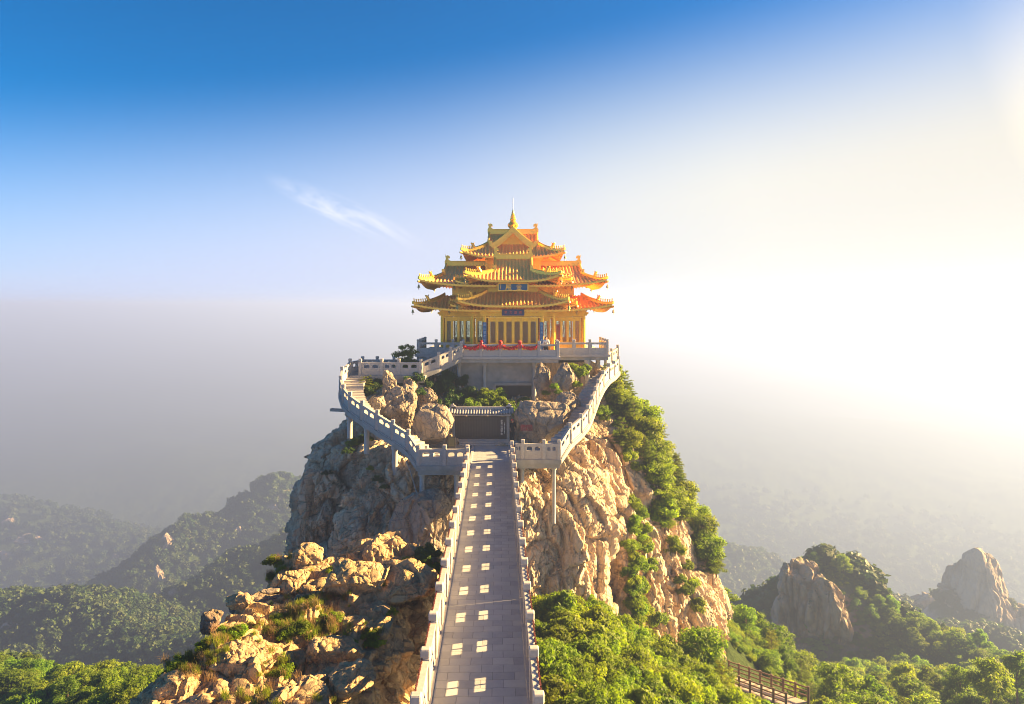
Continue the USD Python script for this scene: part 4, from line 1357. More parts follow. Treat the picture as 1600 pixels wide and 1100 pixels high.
# ------------------------------------------------------------------ red festoons and rosettes tied to the platform balustrade
def rosette(p, label, s=1.0, seed=0):
    t = thing('red_rosette', label, 'rosette', p, group='red cloth rosettes on the platform balustrade')
    r = np.random.default_rng(seed)
    b = MB()
    for i in range(26):
        a, e = r.uniform(0, 2 * math.pi), r.uniform(-1.2, 1.3)
        d = np.array([math.cos(a) * math.cos(e), -abs(math.sin(a)) * math.cos(e) * .7, math.sin(e)])
        q = d * .13 * s
        u = np.cross(d, [0, 0, 1.0]); u /= np.linalg.norm(u) + 1e-9
        w = np.cross(d, u)
        k = .085 * s
        b.add([q - u * k - w * k * .6, q + u * k - w * k * .6, q + u * k * .8 + w * k * .8 + d * .03, q - u * k * .8 + w * k * .8 + d * .03], [(0, 1, 2), (0, 2, 3)])
    obj('petals', b, M['red'], t)
    obj('tail', MB().box((-.06, -.02, -.3 * s), (.09, .02, .45 * s), rz=.2).box((.06, -.03, -.26 * s), (.09, .02, .4 * s), rz=-.2), M['red'], t)
    return t


def swag(p, w, label, seed):
    t = thing('red_festoon', label, 'festoon', p, group=None)
    r = np.random.default_rng(seed)
    U, V = np.linspace(0, 1, 22), np.linspace(0, 1, 5)
    G = []
    for u in U:
        sag = .17 * 4 * u * (1 - u) + .09 * r.random()
        hgt = .16 + .30 * r.random()
        G.append([((u - .5) * w, -.06 - .06 * math.sin(u * 31 + v * 4) - .05 * r.random(), -.05 - sag - hgt * (v - .5) + .03 * math.sin(u * 40 + v * 5)) for v in V])
    b = MB().grid(np.array(G))
    obj('cloth', b, M['red'], t)
    k = MB()
    for i in range(7):
        u = (i + .5) / 7
        k.lathe([(0, -.11), (.09, -.05), (.11, .03), (0, .12)], ((u - .5) * w, -.1, -.02 - .17 * 4 * u * (1 - u) * .9 - .1 * r.random()), 7)
    obj('cloth_knot', k, M['red'], t)
    return t


for i, x in enumerate(fx[:5]):
    wids = fx[i + 1] - x - .34
    nm = ['leftmost red festoon on the front balustrade by the stairhead', 'second red festoon from the left on the front balustrade', 'middle red festoon on the front balustrade below the temple doors',
          'fourth red festoon from the left on the front balustrade', None][i]
    if nm:
        swag(((x + fx[i + 1]) / 2, 61.9, ZP + .98), wids, nm, 40 + i)
for i, nm in ((1, 'left red rosette on the front balustrade post'), (2, 'middle red rosette on the front balustrade post left of the doors'), (3, 'right red rosette on the front balustrade post')):
    rosette((fx[i], 61.78, ZP + 1.25), nm, 1.15, 60 + i)


# ------------------------------------------------------------------ people
import manifold3d as m3


def person(label, loc, rotz, J, top, trousers, hair=True, hat=None, held=None, dress=None):
    """J: joint -> (x, y, z, r). One continuous body; clothes as slightly wider shells of the same joints."""
    t = thing('person', label, 'person', loc, rotz)

    def limb(pairs, grow=0.0, smooth=8, res=.03):
        out = m3.Manifold()
        for a, b in pairs:
            s = []
            for q in (a, b):
                x, y, z, r = J[q]
                s.append(m3.Manifold.sphere(r + grow, 14).translate((x, y, z)))
            out = out + m3.Manifold.batch_hull(s)
        out = out.refine_to_length(res)
        me = out.to_mesh()
        tm = trimesh.Trimesh(me.vert_properties[:, :3], me.tri_verts, process=True)
        trimesh.smoothing.filter_taubin(tm, iterations=smooth)
        return np.array(tm.vertices), np.array(tm.faces)
    arms = [(f'sh{s}', f'el{s}') for s in 'lr'] + [(f'el{s}', f'wr{s}') for s in 'lr']
    legs = [(f'hip{s}', f'kn{s}') for s in 'lr'] + [(f'kn{s}', f'an{s}') for s in 'lr']
    trunk = [('pel', 'waist'), ('waist', 'chest'), ('chest', 'shl'), ('chest', 'shr'), ('shl', 'shr'), ('pel', 'hipl'), ('pel', 'hipr'), ('hipl', 'hipr')]
    hands = []
    for s in 'lr':
        x, y, z, r = J['wr' + s]
        d = np.array(J['wr' + s][:3]) - np.array(J['el' + s][:3])
        d /= np.linalg.norm(d)
        side = np.cross(d, [0, 0, 1.0]); side /= np.linalg.norm(side) + 1e-9
        J['pa' + s] = (*(np.array((x, y, z)) + d * .07), .034)
        hands.append(('wr' + s, 'pa' + s))
        for k in range(4):
            o = side * (k - 1.5) * .019
            ln = (.07, .082, .077, .06)[k]
            q0 = np.array((x, y, z)) + d * .09 + o
            q1 = q0 + d * ln * .55 + np.array([0, 0, -.012])
            q2 = q1 + d * ln * .3 + np.array([0, 0, -.03])
            J[f'f{s}{k}a'], J[f'f{s}{k}b'], J[f'f{s}{k}c'] = (*q0, .0095), (*q1, .0088), (*q2, .008)
            hands += [(f'f{s}{k}a', f'f{s}{k}b'), (f'f{s}{k}b', f'f{s}{k}c')]
        q0 = np.array((x, y, z)) + d * .035 + side * .03
        q1 = q0 + d * .035 + side * .028
        q2 = q1 + d * .028
        J[f't{s}a'], J[f't{s}b'], J[f't{s}c'] = (*q0, .0115), (*q1, .0105), (*q2, .009)
        hands += [(f't{s}a', f't{s}b'), (f't{s}b', f't{s}c')]
    feet = []
    for s in 'lr':
        x, y, z, r = J['an' + s]
        J['he' + s], J['to' + s] = (x, y + .04, .045, .045), (x, y - .16, .035, .035)
        feet += [('an' + s, 'he' + s), ('he' + s, 'to' + s)]
    hx, hy, hz, hr = J['head']
    J['jaw'] = (hx, hy - .035, hz - .075, .055)
    J['nose0'], J['nose1'] = (hx, hy - hr * .92, hz + .01, .012), (hx, hy - hr * 1.1, hz - .03, .016)
    J['earl'], J['earr'] = (hx - hr * .93, hy + .01, hz - .01, .022), (hx + hr * .93, hy + .01, hz - .01, .022)
    face = [('head', 'jaw'), ('nose0', 'nose1'), ('earl', 'head'), ('earr', 'head'), ('neck', 'head'), ('neck', 'chest')]
    body = obj('body', limb(trunk + arms + legs + hands + feet + face, 0, 4, .03), M['skin'], t, smooth=True)
    obj('shirt', limb(trunk + [a for a in arms if a[0][:2] == 'sh'] + ([a for a in arms if a[0][:2] == 'el'] if dress else []), .022, 6), M[top], t, smooth=True)
    obj('trousers', limb(legs + [('hipl', 'hipr'), ('pel', 'hipl'), ('pel', 'hipr')], .026, 6), M[trousers], t, smooth=True)
    hm = trimesh.creation.icosphere(3, hr * 1.08)
    hv = np.array(hm.vertices)
    keep = (hv[hm.faces].mean(1)[:, 2] > hr * (-.35 + .0)) & ~((hv[hm.faces].mean(1)[:, 1] < -hr * .55) & (hv[hm.faces].mean(1)[:, 2] < hr * .45))
    obj('hair', (hv + [hx, hy + .008, hz + .015], hm.faces[keep]), M[hat or 'hair'], t, smooth=True)
    for s in (-1, 1):
        obj('eye', MB().lathe([(0, -.01), (.011, 0), (0, .01)], (hx + s * .033, hy - hr * .95, hz + .015), 6), M['hair'], t)
    obj('mouth', MB().box((hx, hy - hr * 1.02, hz - .07), (.045, .012, .01)), M['pink'], t)
    return t


def stand_joints(bend=0.0, armf=(0, 0)):
    J = dict(pel=(0, 0, .95, .12), waist=(0, -.01, 1.1, .12), chest=(0, -.02 - bend * .15, 1.3, .135), neck=(0, -.02 - bend * .2, 1.47, .055), head=(0, -.05 - bend * .26, 1.62, .098))
    for s, sg in (('l', -1), ('r', 1)):
        J['sh' + s] = (sg * .19, -.02 - bend * .17, 1.4, .06)
        J['el' + s] = (sg * .25, -.04 - bend * .2 - armf[0], 1.13, .045)
        J['wr' + s] = (sg * .2, -.08 - bend * .3 - armf[1], .95 + armf[1] * .35, .032)
        J['hip' + s] = (sg * .095, 0, .9, .095)
        J['kn' + s] = (sg * .1, -.03, .5, .062)
        J['an' + s] = (sg * .105, .01, .09, .045)
    return J


person('person with dark hair and white top leaning at the front balustrade right of the doors', (3.02, 62.45, ZP), 0.0, stand_joints(.4, (.08, .2)), 'cloth_white', 'cloth_dark')
person('person in dark clothes and red cap standing beside the right end of the screen wall', (.02, 55.0, .12), .4, stand_joints(.1), 'cloth_dark', 'cloth_dark', hat='red')

# ------------------------------------------------------------------ rocks: front crag, boulders, far pinnacles
from shapely import contains_xy, distance as sdist, points as spoints

OUT = Polygon([(x * .9 + .7, y * .9) if x < -9 else (x, y) for x, y in [(-12.6, 15), (-12.3, 21.5), (-12.3, 24.0), (-12.2, 27.0), (-11.7, 28.6), (-11.2, 30.4), (-10.9, 32.8), (-9.9, 33.4), (-7.6, 32.6), (-6.4, 33.4), (-5.0, 33.0), (-3.4, 31.8), (-3.2, 30.5), (-3.7, 27.5), (-4.1, 25.4), (-4.3, 23), (-4.5, 21.5), (-4.9, 15)]])


M['pale_far_rock'] = rock_mat('pale_far_rock', (.36, .28, .22), (.30, .24, .19), (.17, .13, .10), green=.5, sc=.12, stripe=1)


def build_crag():
    x, y = np.arange(-19.5, -1.9, .075), np.arange(13.5, 41.5, .085)
    X, Y = np.meshgrid(x, y, indexing='ij')
    p = np.c_[X.ravel(), Y.ravel()]
    wob = (meshkit.fbm(np.c_[p / 1.7, np.zeros(len(p))], 3, 4) - .5) * 1.6
    pts = spoints(p)
    ins = contains_xy(OUT, p[:, 0], p[:, 1])
    de = sdist(OUT.exterior, pts) * np.where(ins, 1, -1) + wob * .55
    p3 = np.c_[p, np.zeros(len(p))]
    z = -1.15 + .55 * (meshkit.fbm(p3 / 3.1, 4, 9) - .5) * 2
    z = z + 1.02 + .02 * np.clip(-4.6 - p[:, 0], -2, 8)
    for bx, by, h, w in ((-8.9, 29.4, .45, 1.1), (-6.2, 30.6, .4, 1.3), (-5.2, 29.6, .25, 1.2), (-7.4, 30.2, -.25, .9), (-10.2, 25.6, .35, .9), (-8.6, 21.9, .35, 1.3), (-6.6, 23.6, .4, 1.2), (-8.0, 25.6, -.3, 1.5), (-10.2, 22.5, -.3, 1.0)):
        z += h * np.exp(-((p[:, 0] - bx) ** 2 + (p[:, 1] - by) ** 2) / w ** 2)
    drop = np.maximum(-de, 0)
    left = p[:, 0] < -8.8
    z -= np.where(left, 1.5, 2.4) * drop ** 1.05 + .35 * np.clip(.9 - de, 0, .9)
    z = np.maximum(z, -13)
    v = np.c_[p, z]
    G = v.reshape(len(x), len(y), 3)
    _, f = MB().grid(G).get()
    n = vnormals(v, f)
    d = rock_displace(v, n, .55, 1.9, 202, (1.35, 1.0, .8), fine=.4) - v
    h, t, c = cells(v @ np.array([[.9, .3, 0], [-.3, .9, .25], [0, -.25, 1]]), (2.9, 1.3, 1.2), 77)
    d += n * (.5 * h + .5 * t - .25 * np.exp(-(c / .07) ** 2))[:, None]
    d += n * ((ridged(v / np.array([.9, .35, .5]), 4, 5) - .45) * .13)[:, None]
    return v + d, f


CV, CF = build_crag()
struct('rock_crag', (CV, CF), M['crag'], smooth=26, label='sunlit golden rock crag left of the bridge')


def rock_shape(rad, seed, sub=5, cuts=22, amp=.18, stretch=(1, 1, 1.3), size=None, boxy=.8, taper=0.0):
    m = trimesh.creation.icosphere(sub)
    v = np.array(m.vertices)
    v = np.sign(v) * np.abs(v) ** boxy * .93
    v[:, :2] *= (1 - taper * (v[:, 2:] + .3))
    r = np.random.default_rng(seed)
    for _ in range(cuts):
        n = r.normal(size=3)
        n /= np.linalg.norm(n)
        d = r.uniform(.55, .92)
        k = np.maximum(v @ n - d, 0)
        v = v - k[:, None] * n * .97
    v = v * np.asarray(rad, float)
    n = vnormals(v, m.faces)
    s = size or float(np.mean(rad)) * .85
    v = rock_displace(v, n, amp * float(np.mean(rad)) * .75, s, seed + 500, stretch, fine=.35)
    v += n * ((ridged(v / (s * np.array([.5, .5, .9])), 4, seed) - .45) * amp * float(np.mean(rad)) * .4)[:, None]
    return v, np.array(m.faces)


_cpx = np.c_[800 + F * CV[:, 0] / CV[:, 1], HORIZON - F * (CV[:, 2] - CAM_Z) / CV[:, 1]]
CTREE = cKDTree(_cpx)


def crag_y(px, py, y):
    i = np.array(CTREE.query_ball_point((px, py), 5))
    return CV[i[np.argmin(CV[i, 1])], 1] if len(i) else CV[CTREE.query((px, py))[1], 1]


def boulder(label, px, py, y, rad, seed, rz=0.0, m='boulder', sub=5, name='boulder', **kw):
    if m in ('crag', 'brown_rock'):
        y = crag_y(px, py + 4, y) + rad[1] * .3
        rad = np.asarray(rad) * [1.3, 1.2, .95]
    p = at(px, py, y)
    base = p - [0, 0, rad[2]]
    t = thing(name, label, 'rock', base)
    v, f = rock_shape(rad, seed, sub, **kw)
    c, s = math.cos(rz), math.sin(rz)
    v = v @ np.array([[c, s, 0], [-s, c, 0], [0, 0, 1]])
    obj('stone', (v + [0, 0, rad[2]], f), M[m], t, smooth=28)
    return t


boulder('big pale rounded boulder between the left stairs and the screen wall', 677, 662, 53.4, (2.1, 1.7, 2.2), 1, amp=.1, cuts=30, taper=.5)
boulder('rough boulder rising above the middle of the left stairs', 627, 636, 55.8, (1.75, 1.5, 2.0), 2)
boulder('upright split slab of rock beside the upper end of the left stairs', 609, 606, 57.2, (.85, .7, 1.6), 3)
boulder('low shaded boulder tucked behind the left stairs', 588, 636, 55.2, (1.1, 1.0, 1.3), 4)
boulder('small pointed boulder among the shrubs below the upper left landing', 640, 612, 57.8, (.85, .8, 1.2), 5)
boulder('grey boulder under the dark shrubs left of the concrete wall', 668, 624, 58.5, (1.0, .9, 1.2), 15)
boulder('tall pointed rock standing against the concrete wall', 846, 592, 61.2, (.85, .7, 1.75), 6, stretch=(1, 1, 2))
boulder('craggy yellow rock between the concrete wall and the right stairs', 881, 603, 60.3, (1.35, 1.2, 2.3), 7, stretch=(1, 1, 2))
boulder('broad striped boulder behind the right landing with red writing', 848, 660, 54.3, (2.6, 1.5, 2.35), 8, amp=.12, taper=.1, stretch=(1, 1, 2.4))
boulder('boulder beside the lower steps of the right stairs', 886, 645, 56.3, (1.3, 1.2, 1.8), 9)
boulder('grey grooved knob of rock under the left landing', 662, 835, 45.4, (2.25, 2.2, 3.1), 10, stretch=(1, 1, 2.5), amp=.16)
boulder('pale knob of rock beside the bridge below the left landing', 702, 812, 46.5, (1.0, 1.2, 2.2), 16, stretch=(1, 1, 2.5))
# on the crag
boulder('golden rock pillar on the left summit of the crag', 478, 872, 32.6, (.55, .45, .7), 21, m='crag', sub=4)
boulder('cracked pinnacle on the right summit of the crag', 592, 872, 33.6, (.55, .5, .75), 23, m='crag')
boulder('large sunlit block below the right summit of the crag', 556, 905, 31.6, (1.25, .9, .95), 24, m='crag')
boulder('broad pale block at the right end of the crag near the bridge', 625, 915, 31.0, (1.45, 1.0, .9), 25, m='crag')
boulder('flat brown slab lying on the left shoulder of the crag', 412, 948, 28.2, (1.0, .9, .5), 26, m='brown_rock', rz=.4)
boulder('orange wedge-shaped stone perched on the left edge of the crag', 375, 940, 28.4, (.52, .4, .32), 27, m='crag', rz=.3, sub=4)
boulder('upright dark stone on the left edge of the crag', 330, 968, 26.8, (.34, .36, .55), 28, m='brown_rock', sub=4)
boulder('large smooth golden slab at the lower middle of the crag', 375, 1031, 24.0, (1.05, .75, .55), 30, m='crag', rz=-.1)
boulder('wide golden slab in the lower right of the crag', 515, 1016, 25.2, (.95, .75, .55), 31, m='crag')
boulder('round golden stone at the lower left corner of the crag', 264, 1075, 22.4, (.46, .45, .45), 32, m='crag', sub=4)
boulder('leaning block at the bottom right of the crag beside the dark gorge', 545, 1062, 23.0, (.65, .6, .5), 36, m='crag', sub=4)
boulder('reddish stone above the grass in the middle of the crag', 458, 912, 30.0, (.75, .7, .62), 37, m='crag')
ps = thing('stone_plate', 'thin flat blue-grey stone plate lying in the grass on the crag', 'stone', at(425, 925, crag_y(425, 926, 28)) + [0, 0, .06])
obj('plate', rock_shape((.43, .3, .06), 41, 4, cuts=10, amp=.05), M['boulder'], ps, smooth=30)
ps = thing('pale_block', 'small pale squared block lying above the large smooth slab', 'stone', at(361, 1008, crag_y(361, 1009, 24)))
obj('block', MB().box((0, 0, .05), (.27, .2, .16), rz=.2, bev=.02), M['stone'], ps)
# bare rock on the far peaks
PK = dict(name='rock_pinnacle', m='far_rock', boxy=.5)
boulder('grey and orange rock face of the wooded peak on the right', 1254, 952, 146, (6.4, 5, 10.5), 51, sub=6, stretch=(1, 1, 3.5), amp=.42, taper=.25, **PK)
boulder('slender rock rib on the front of the wooded peak', 1302, 960, 141, (3.8, 4, 9.0), 52, stretch=(1, 1, 3.5), amp=.3, taper=.1, **PK)
boulder('small rock buttress low on the left of the wooded peak', 1212, 985, 160, (5.5, 4, 7), 53, amp=.3, taper=.2, **PK)
boulder('tall hazy rock pinnacle with flat top at the right edge', 1536, 968, 290, (18.5, 15, 31), 54, sub=6, stretch=(1, 1, 3), amp=.22, taper=.28, **PK)
boulder('sloping hazy shoulder of the tall pinnacle at the right edge', 1598, 1015, 284, (17, 14, 26), 55, stretch=(1, 1, 3), amp=.22, taper=.4, **PK)
boulder('broad hazy rock wall left of the tall pinnacle', 1430, 972, 330, (15, 11, 18), 56, stretch=(1, 1, 3), amp=.25, taper=.15, **PK)
boulder('grey boulder among the trees below the wooded peak', 1243, 1042, 118, (3.2, 2.5, 2.4), 57, sub=4, m='far_rock')
_tp = np.c_[800 + F * TV[:, 0] / np.maximum(TV[:, 1], .1), HORIZON - F * (TV[:, 2] - CAM_Z) / np.maximum(TV[:, 1], .1)]
_far = np.nonzero(TV[:, 1] > 150)[0]
FTREE = cKDTree(_tp[_far])


def far_y(px, py):
    i = _far[np.array(FTREE.query_ball_point((px, py), 9) or [FTREE.query((px, py))[1]])]
    return TV[i, 1].min()


for lab, px, py, w, h, sd in (('tall pale cliff at the end of the left ridge', 262, 868, 24, 40, 71), ('lower pale cliff under the end of the left ridge', 246, 905, 16, 26, 72), ('pale cliff high on the left ridge near the peak', 425, 800, 26, 20, 73), ('narrow pale cliff in the middle of the left ridge', 372, 838, 9, 20, 74),
                              ('pink sunlit outcrop on the far left hill, uppermost of three', 12, 818, 14, 9, 75), ('long pink sunlit outcrop on the far left hill', 45, 845, 34, 11, 76), ('pink sunlit outcrop low at the left edge', 12, 868, 20, 9, 77),
                              ('small pale scar on the far hillside', 182, 872, 7, 10, 78), ('broad grey slab on the dark hill at the left edge', 20, 985, 30, 22, 79), ('grey slab low on the dark hill', 75, 1000, 44, 18, 80), ('pale slab on the slope below the left ridge', 275, 930, 16, 15, 81), ('small pale patch of rock on the slope below the left ridge', 302, 893, 9, 5, 82)):
    y = far_y(px, py)
    k = y / F
    boulder(lab, px, py, y + w * k * .45, (w * k * .9, w * k * .55, h * k * .95), sd, sub=4, name='rock_outcrop', m='pale_far_rock', boxy=.6, amp=.3, stretch=(1, 1, 2.5))
# red characters painted on the broad boulder
ri = thing('rock_inscription', 'two red painted characters on the boulder behind the right landing', 'inscription', at(823, 668, 52.75))
for i, nm in enumerate(('jun', 'zong')):
    m = MB()
    g = affinity.translate(unary_union([glyph(nm, .36, .14), sbox(-.02, -.02, .38, .38).boundary.buffer(.018)]), -.42 + i * .44, -.18)
    m.poly(g, .05, lambda q: np.c_[q[:, 0], -q[:, 2], q[:, 1]])
    obj('character', m, M['redpaint'], ri)

# ------------------------------------------------------------------ plants
def leaf_cloud(centres, radii, n, size, seed, flat=.6, up=.5, aspect=.5):
    """n leaf-sized diamonds gathered in clumps. centres (k, 3), radii (k,) or (k, 3)."""
    r = np.random.default_rng(seed)
    C = np.asarray(centres, float)
    Rr = np.asarray(radii, float)
    if Rr.ndim == 1:
        Rr = np.repeat(Rr[:, None], 3, 1) * [1, 1, flat]
    w = Rr.prod(1) ** (2 / 3)
    k = r.choice(len(C), n, p=w / w.sum())
    d = r.normal(size=(n, 3))
    d /= np.linalg.norm(d, axis=1, keepdims=True)
    rad = r.random(n) ** .45
    P = C[k] + d * rad[:, None] * Rr[k]
    nn = d + np.array([0, 0, up]) + r.normal(size=(n, 3)) * .55
    nn /= np.linalg.norm(nn, axis=1, keepdims=True)
    a = np.cross(nn, r.normal(size=(n, 3)))
    a /= np.linalg.norm(a, axis=1, keepdims=True) + 1e-9
    b = np.cross(nn, a)
    s = size * r.uniform(.65, 1.35, n)[:, None]
    q = np.stack([P - a * s, P + b * s * aspect + nn * s * .12, P + a * s, P - b * s * aspect + nn * s * .12], 1)
    v = q.reshape(-1, 3)
    i = np.arange(n) * 4
    f = np.vstack([np.c_[i, i + 1, i + 2], np.c_[i, i + 2, i + 3]])
    return v, f


UNITS = 'first second third fourth fifth sixth seventh eighth ninth tenth eleventh twelfth thirteenth fourteenth fifteenth sixteenth seventeenth eighteenth nineteenth'.split()


def ordinal(k):
    if k < 19:
        return UNITS[k]
    t, u = divmod(k + 1, 10)
    tens = {2: 'twent', 3: 'thirt', 4: 'fort', 5: 'fift', 6: 'sixt'}[t]
    return tens + 'ieth' if u == 0 else tens + 'y-' + UNITS[u - 1]


def relabel(prims, key, fmt):
    """Tells the members of a small group apart by their order."""
    for k, p in enumerate(sorted(prims, key=lambda q: key(q.GetAttribute('xformOp:translate').Get()))):
        p.SetCustomDataByKey('label', fmt.format(ordinal(k)))


def screen_x(t):
    return t[0] / t[1]


def screen_y(t):
    return -(t[2] - CAM_Z) / t[1]




def proto(name):
    p = stage.CreateClassPrim(f'/{name}')
    p.SetTypeName('Xform')
    return p


def part_of(p, name, mesh, m, smooth=False):
    if isinstance(mesh, MB):
        mesh = mesh.get()
    path = new_path(str(p.GetPath()), name)
    return usdkit.mesh(stage, path, mesh, m, smooth=smooth)


def bush_proto(name, seed, m, n=2600, leaf=.085, R=1.0, clumps=26, flat=.8):
    p = proto(name)
    r = np.random.default_rng(seed)
    d = r.normal(size=(clumps, 3))
    d[:, 2] = np.abs(d[:, 2]) * .9
    d /= np.linalg.norm(d, axis=1, keepdims=True)
    C = d * r.uniform(.35, .95, clumps)[:, None] * np.array([R, R, R * .85]) + [0, 0, .12 * R]
    part_of(p, 'foliage', leaf_cloud(C, r.uniform(.2, .42, clumps) * R, n, leaf, seed, flat), M[m])
    b = MB()
    for i in range(7):
        c = C[i]
        b.tube([(0, 0, -.3), c * .45 + [0, 0, .05], c], [.035 * R, .022 * R, .01], 5)
    part_of(p, 'stem', b, M['bark'])
    return p


def tree_proto(name, seed, m, H=6.0, R=2.4, n=4200, leaf=.16, clumps=34, trunk=.14):
    p = proto(name)
    r = np.random.default_rng(seed)
    th = r.uniform(0, 2 * np.pi, clumps)
    u = r.uniform(.0, 1, clumps)
    prof = np.sin(np.pi * (.18 + .78 * u)) ** .7
    C = np.c_[np.cos(th) * R * prof * r.uniform(.3, .95, clumps), np.sin(th) * R * prof * r.uniform(.3, .95, clumps), H * (.32 + .62 * u)]
    part_of(p, 'crown', leaf_cloud(C, r.uniform(.22, .42, clumps) * R, n, leaf, seed, .62), M[m])
    b = MB().tube([(0, 0, -.8), (.05, 0, H * .2), (.12, .05, H * .45), (.05, .1, H * .8)], [trunk, trunk * .8, trunk * .55, trunk * .15], 7)
    for i in range(9):
        c = C[i]
        b.tube([(.05, .02, c[2] * .55), c * .6 + [0, 0, c[2] * .2], c], [trunk * .4, trunk * .25, .015], 5)
    part_of(p, 'trunk', b, M['bark'])
    return p


def pine_proto(name, seed, m, H=5.0, R=1.7, n=3600, leaf=.13, tiers=8, lean=.5):
    p = proto(name)
    r = np.random.default_rng(seed)
    C, Rd, lim = [], [], []
    for i in range(tiers):
        u = (i + .3) / tiers
        z = H * (.25 + .72 * u)
        rr = R * (1.05 - .75 * u)
        nb = r.integers(4, 7)
        a0 = r.uniform(0, 6.28)
        for j in range(nb):
            a = a0 + j * 2 * np.pi / nb + r.normal(0, .25)
            L = rr * r.uniform(.65, 1.12)
            end = np.array([math.cos(a) * L + lean * u, math.sin(a) * L, z + r.uniform(-.15, .25)])
            lim.append(((lean * u, 0, z - .1), end))
            for k in (.45, .75, 1.0):
                C.append(np.array([lean * u, 0, z]) + (end - np.array([lean * u, 0, z])) * k + [0, 0, .06])
                Rd.append([.34 * rr * (1.2 - .4 * k), .34 * rr * (1.2 - .4 * k), .11])
    part_of(p, 'crown', leaf_cloud(C, np.array(Rd), n, leaf, seed, 1, .9, .22), M[m])
    b = MB().tube([(0, 0, -.8), (lean * .3, 0, H * .4), (lean, 0, H)], [.12, .08, .02], 7)
    for a, e in lim:
        b.tube([a, (np.array(a) + e) / 2 + [0, 0, .05], e], [.035, .025, .01], 4)
    part_of(p, 'trunk', b, M['bark'])
    return p


BUSH = [bush_proto('leafy_bush_pattern_a', 1, 'leaf_bush'), bush_proto('leafy_bush_pattern_b', 2, 'leaf_bright', n=2400), bush_proto('leafy_bush_pattern_c', 3, 'leaf_bush', n=2800, flat=.9), bush_proto('leafy_bush_pattern_d', 4, 'leaf_bright', n=2200, leaf=.095)]
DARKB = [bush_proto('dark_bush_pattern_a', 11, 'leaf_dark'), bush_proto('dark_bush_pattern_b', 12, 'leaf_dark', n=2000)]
TREE = [tree_proto('round_tree_pattern_a', 21, 'leaf_bush'), tree_proto('round_tree_pattern_b', 22, 'leaf_bright', H=5.2, R=2.7), tree_proto('round_tree_pattern_c', 23, 'leaf_bush', H=6.6, R=2.2, n=4600)]
PINE = [pine_proto('pine_pattern_a', 31, 'leaf_pine'), pine_proto('pine_pattern_b', 32, 'leaf_pine', H=4.2, R=2.0, lean=.9, tiers=6), pine_proto('pine_pattern_c', 33, 'leaf_pine', H=5.6, R=1.5, tiers=9, lean=.2)]


GROUPS = {}


def plant(src, name, label, cat, loc, scale, rz, group=None, tilt=None):
    x = UsdGeom.Xform.Define(stage, new_path('/World', name))
    x.AddTranslateOp().Set(Gf.Vec3d(*map(float, loc)))
    x.AddRotateZOp().Set(math.degrees(rz))
    if tilt:
        x.AddRotateXOp().Set(math.degrees(tilt))
    x.AddScaleOp().Set(Gf.Vec3f(*map(float, np.broadcast_to(scale, 3))))
    pr = x.GetPrim()
    pr.GetReferences().AddInternalReference(src.GetPath())
    pr.SetInstanceable(True)
    GROUPS.setdefault(group or '', []).append(pr)
    return tag(pr, label, cat, group)


# what is seen at a pixel of the photograph, among rock and ground
SURF = np.vstack([PV, CV, TV])
SPX = np.c_[800 + F * SURF[:, 0] / np.maximum(SURF[:, 1], .1), HORIZON - F * (SURF[:, 2] - CAM_Z) / np.maximum(SURF[:, 1], .1)]
_ok = SURF[:, 1] > 3
SURF, SPX = SURF[_ok], SPX[_ok]
STREE = cKDTree(SPX)


def seen(px, py, tol=7.0):
    i = STREE.query_ball_point((px, py), tol)
    if not i:
        _, j = STREE.query((px, py))
        return SURF[j]
    i = np.array(i)
    return SURF[i[np.argmin(SURF[i, 1])]]


r = np.random.default_rng(99)


def hides_walkway(q, h):
    """Whether a plant of height h at q would stand in front of the timber walkway."""
    q = np.atleast_2d(q)
    px, py = 800 + F * q[:, 0] / q[:, 1], HORIZON - F * (q[:, 2] + h - CAM_Z) / q[:, 1]
    return (px > 1128) & (px < 1290) & (q[:, 1] < 63) & (py < 1052 + (px - 1138) * .355 + 22)


# --- shrubs round the foot of the temple platform
plant(TREE[0], 'small_tree', 'small reddish-green tree behind the upper left landing balustrade', 'tree', at(636, 592, 61.5), (.5, .5, .52), .3)
plant(PINE[1], 'small_pine', 'little flat-topped pine beside the steps of the left stairs', 'tree', at(566, 622, 58), (.5, .5, .45), 1.0)
for k, (px, py, y, s) in enumerate(((650, 596, 59.2, .8), (640, 600, 58.6, .7), (668, 602, 60.0, .7), (622, 612, 57.5, .55), (655, 617, 57.5, .6), (572, 618, 57.6, .8), (585, 606, 58.8, .9), (600, 596, 60.5, .8))):
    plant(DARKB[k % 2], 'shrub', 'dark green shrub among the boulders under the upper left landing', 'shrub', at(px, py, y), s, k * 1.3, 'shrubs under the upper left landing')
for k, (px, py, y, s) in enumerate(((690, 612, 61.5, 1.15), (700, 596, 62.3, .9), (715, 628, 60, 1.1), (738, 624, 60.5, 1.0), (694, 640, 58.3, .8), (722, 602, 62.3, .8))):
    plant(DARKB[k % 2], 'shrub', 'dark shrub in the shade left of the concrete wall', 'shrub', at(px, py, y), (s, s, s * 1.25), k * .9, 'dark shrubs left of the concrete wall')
for k, (px, py, y, s) in enumerate(((742, 640, 58.0, 1.0), (764, 634, 58.4, 1.2), (788, 640, 58, 1.15), (808, 646, 57.4, .95), (776, 622, 59.4, .9), (757, 620, 59.6, .8), (818, 632, 58.6, .7))):
    plant(BUSH[(k * 3 + 1) % 4], 'shrub', 'bright green shrub behind the roof of the screen wall', 'shrub', at(px, py, y), s, k * .9, 'bright shrubs behind the screen wall')
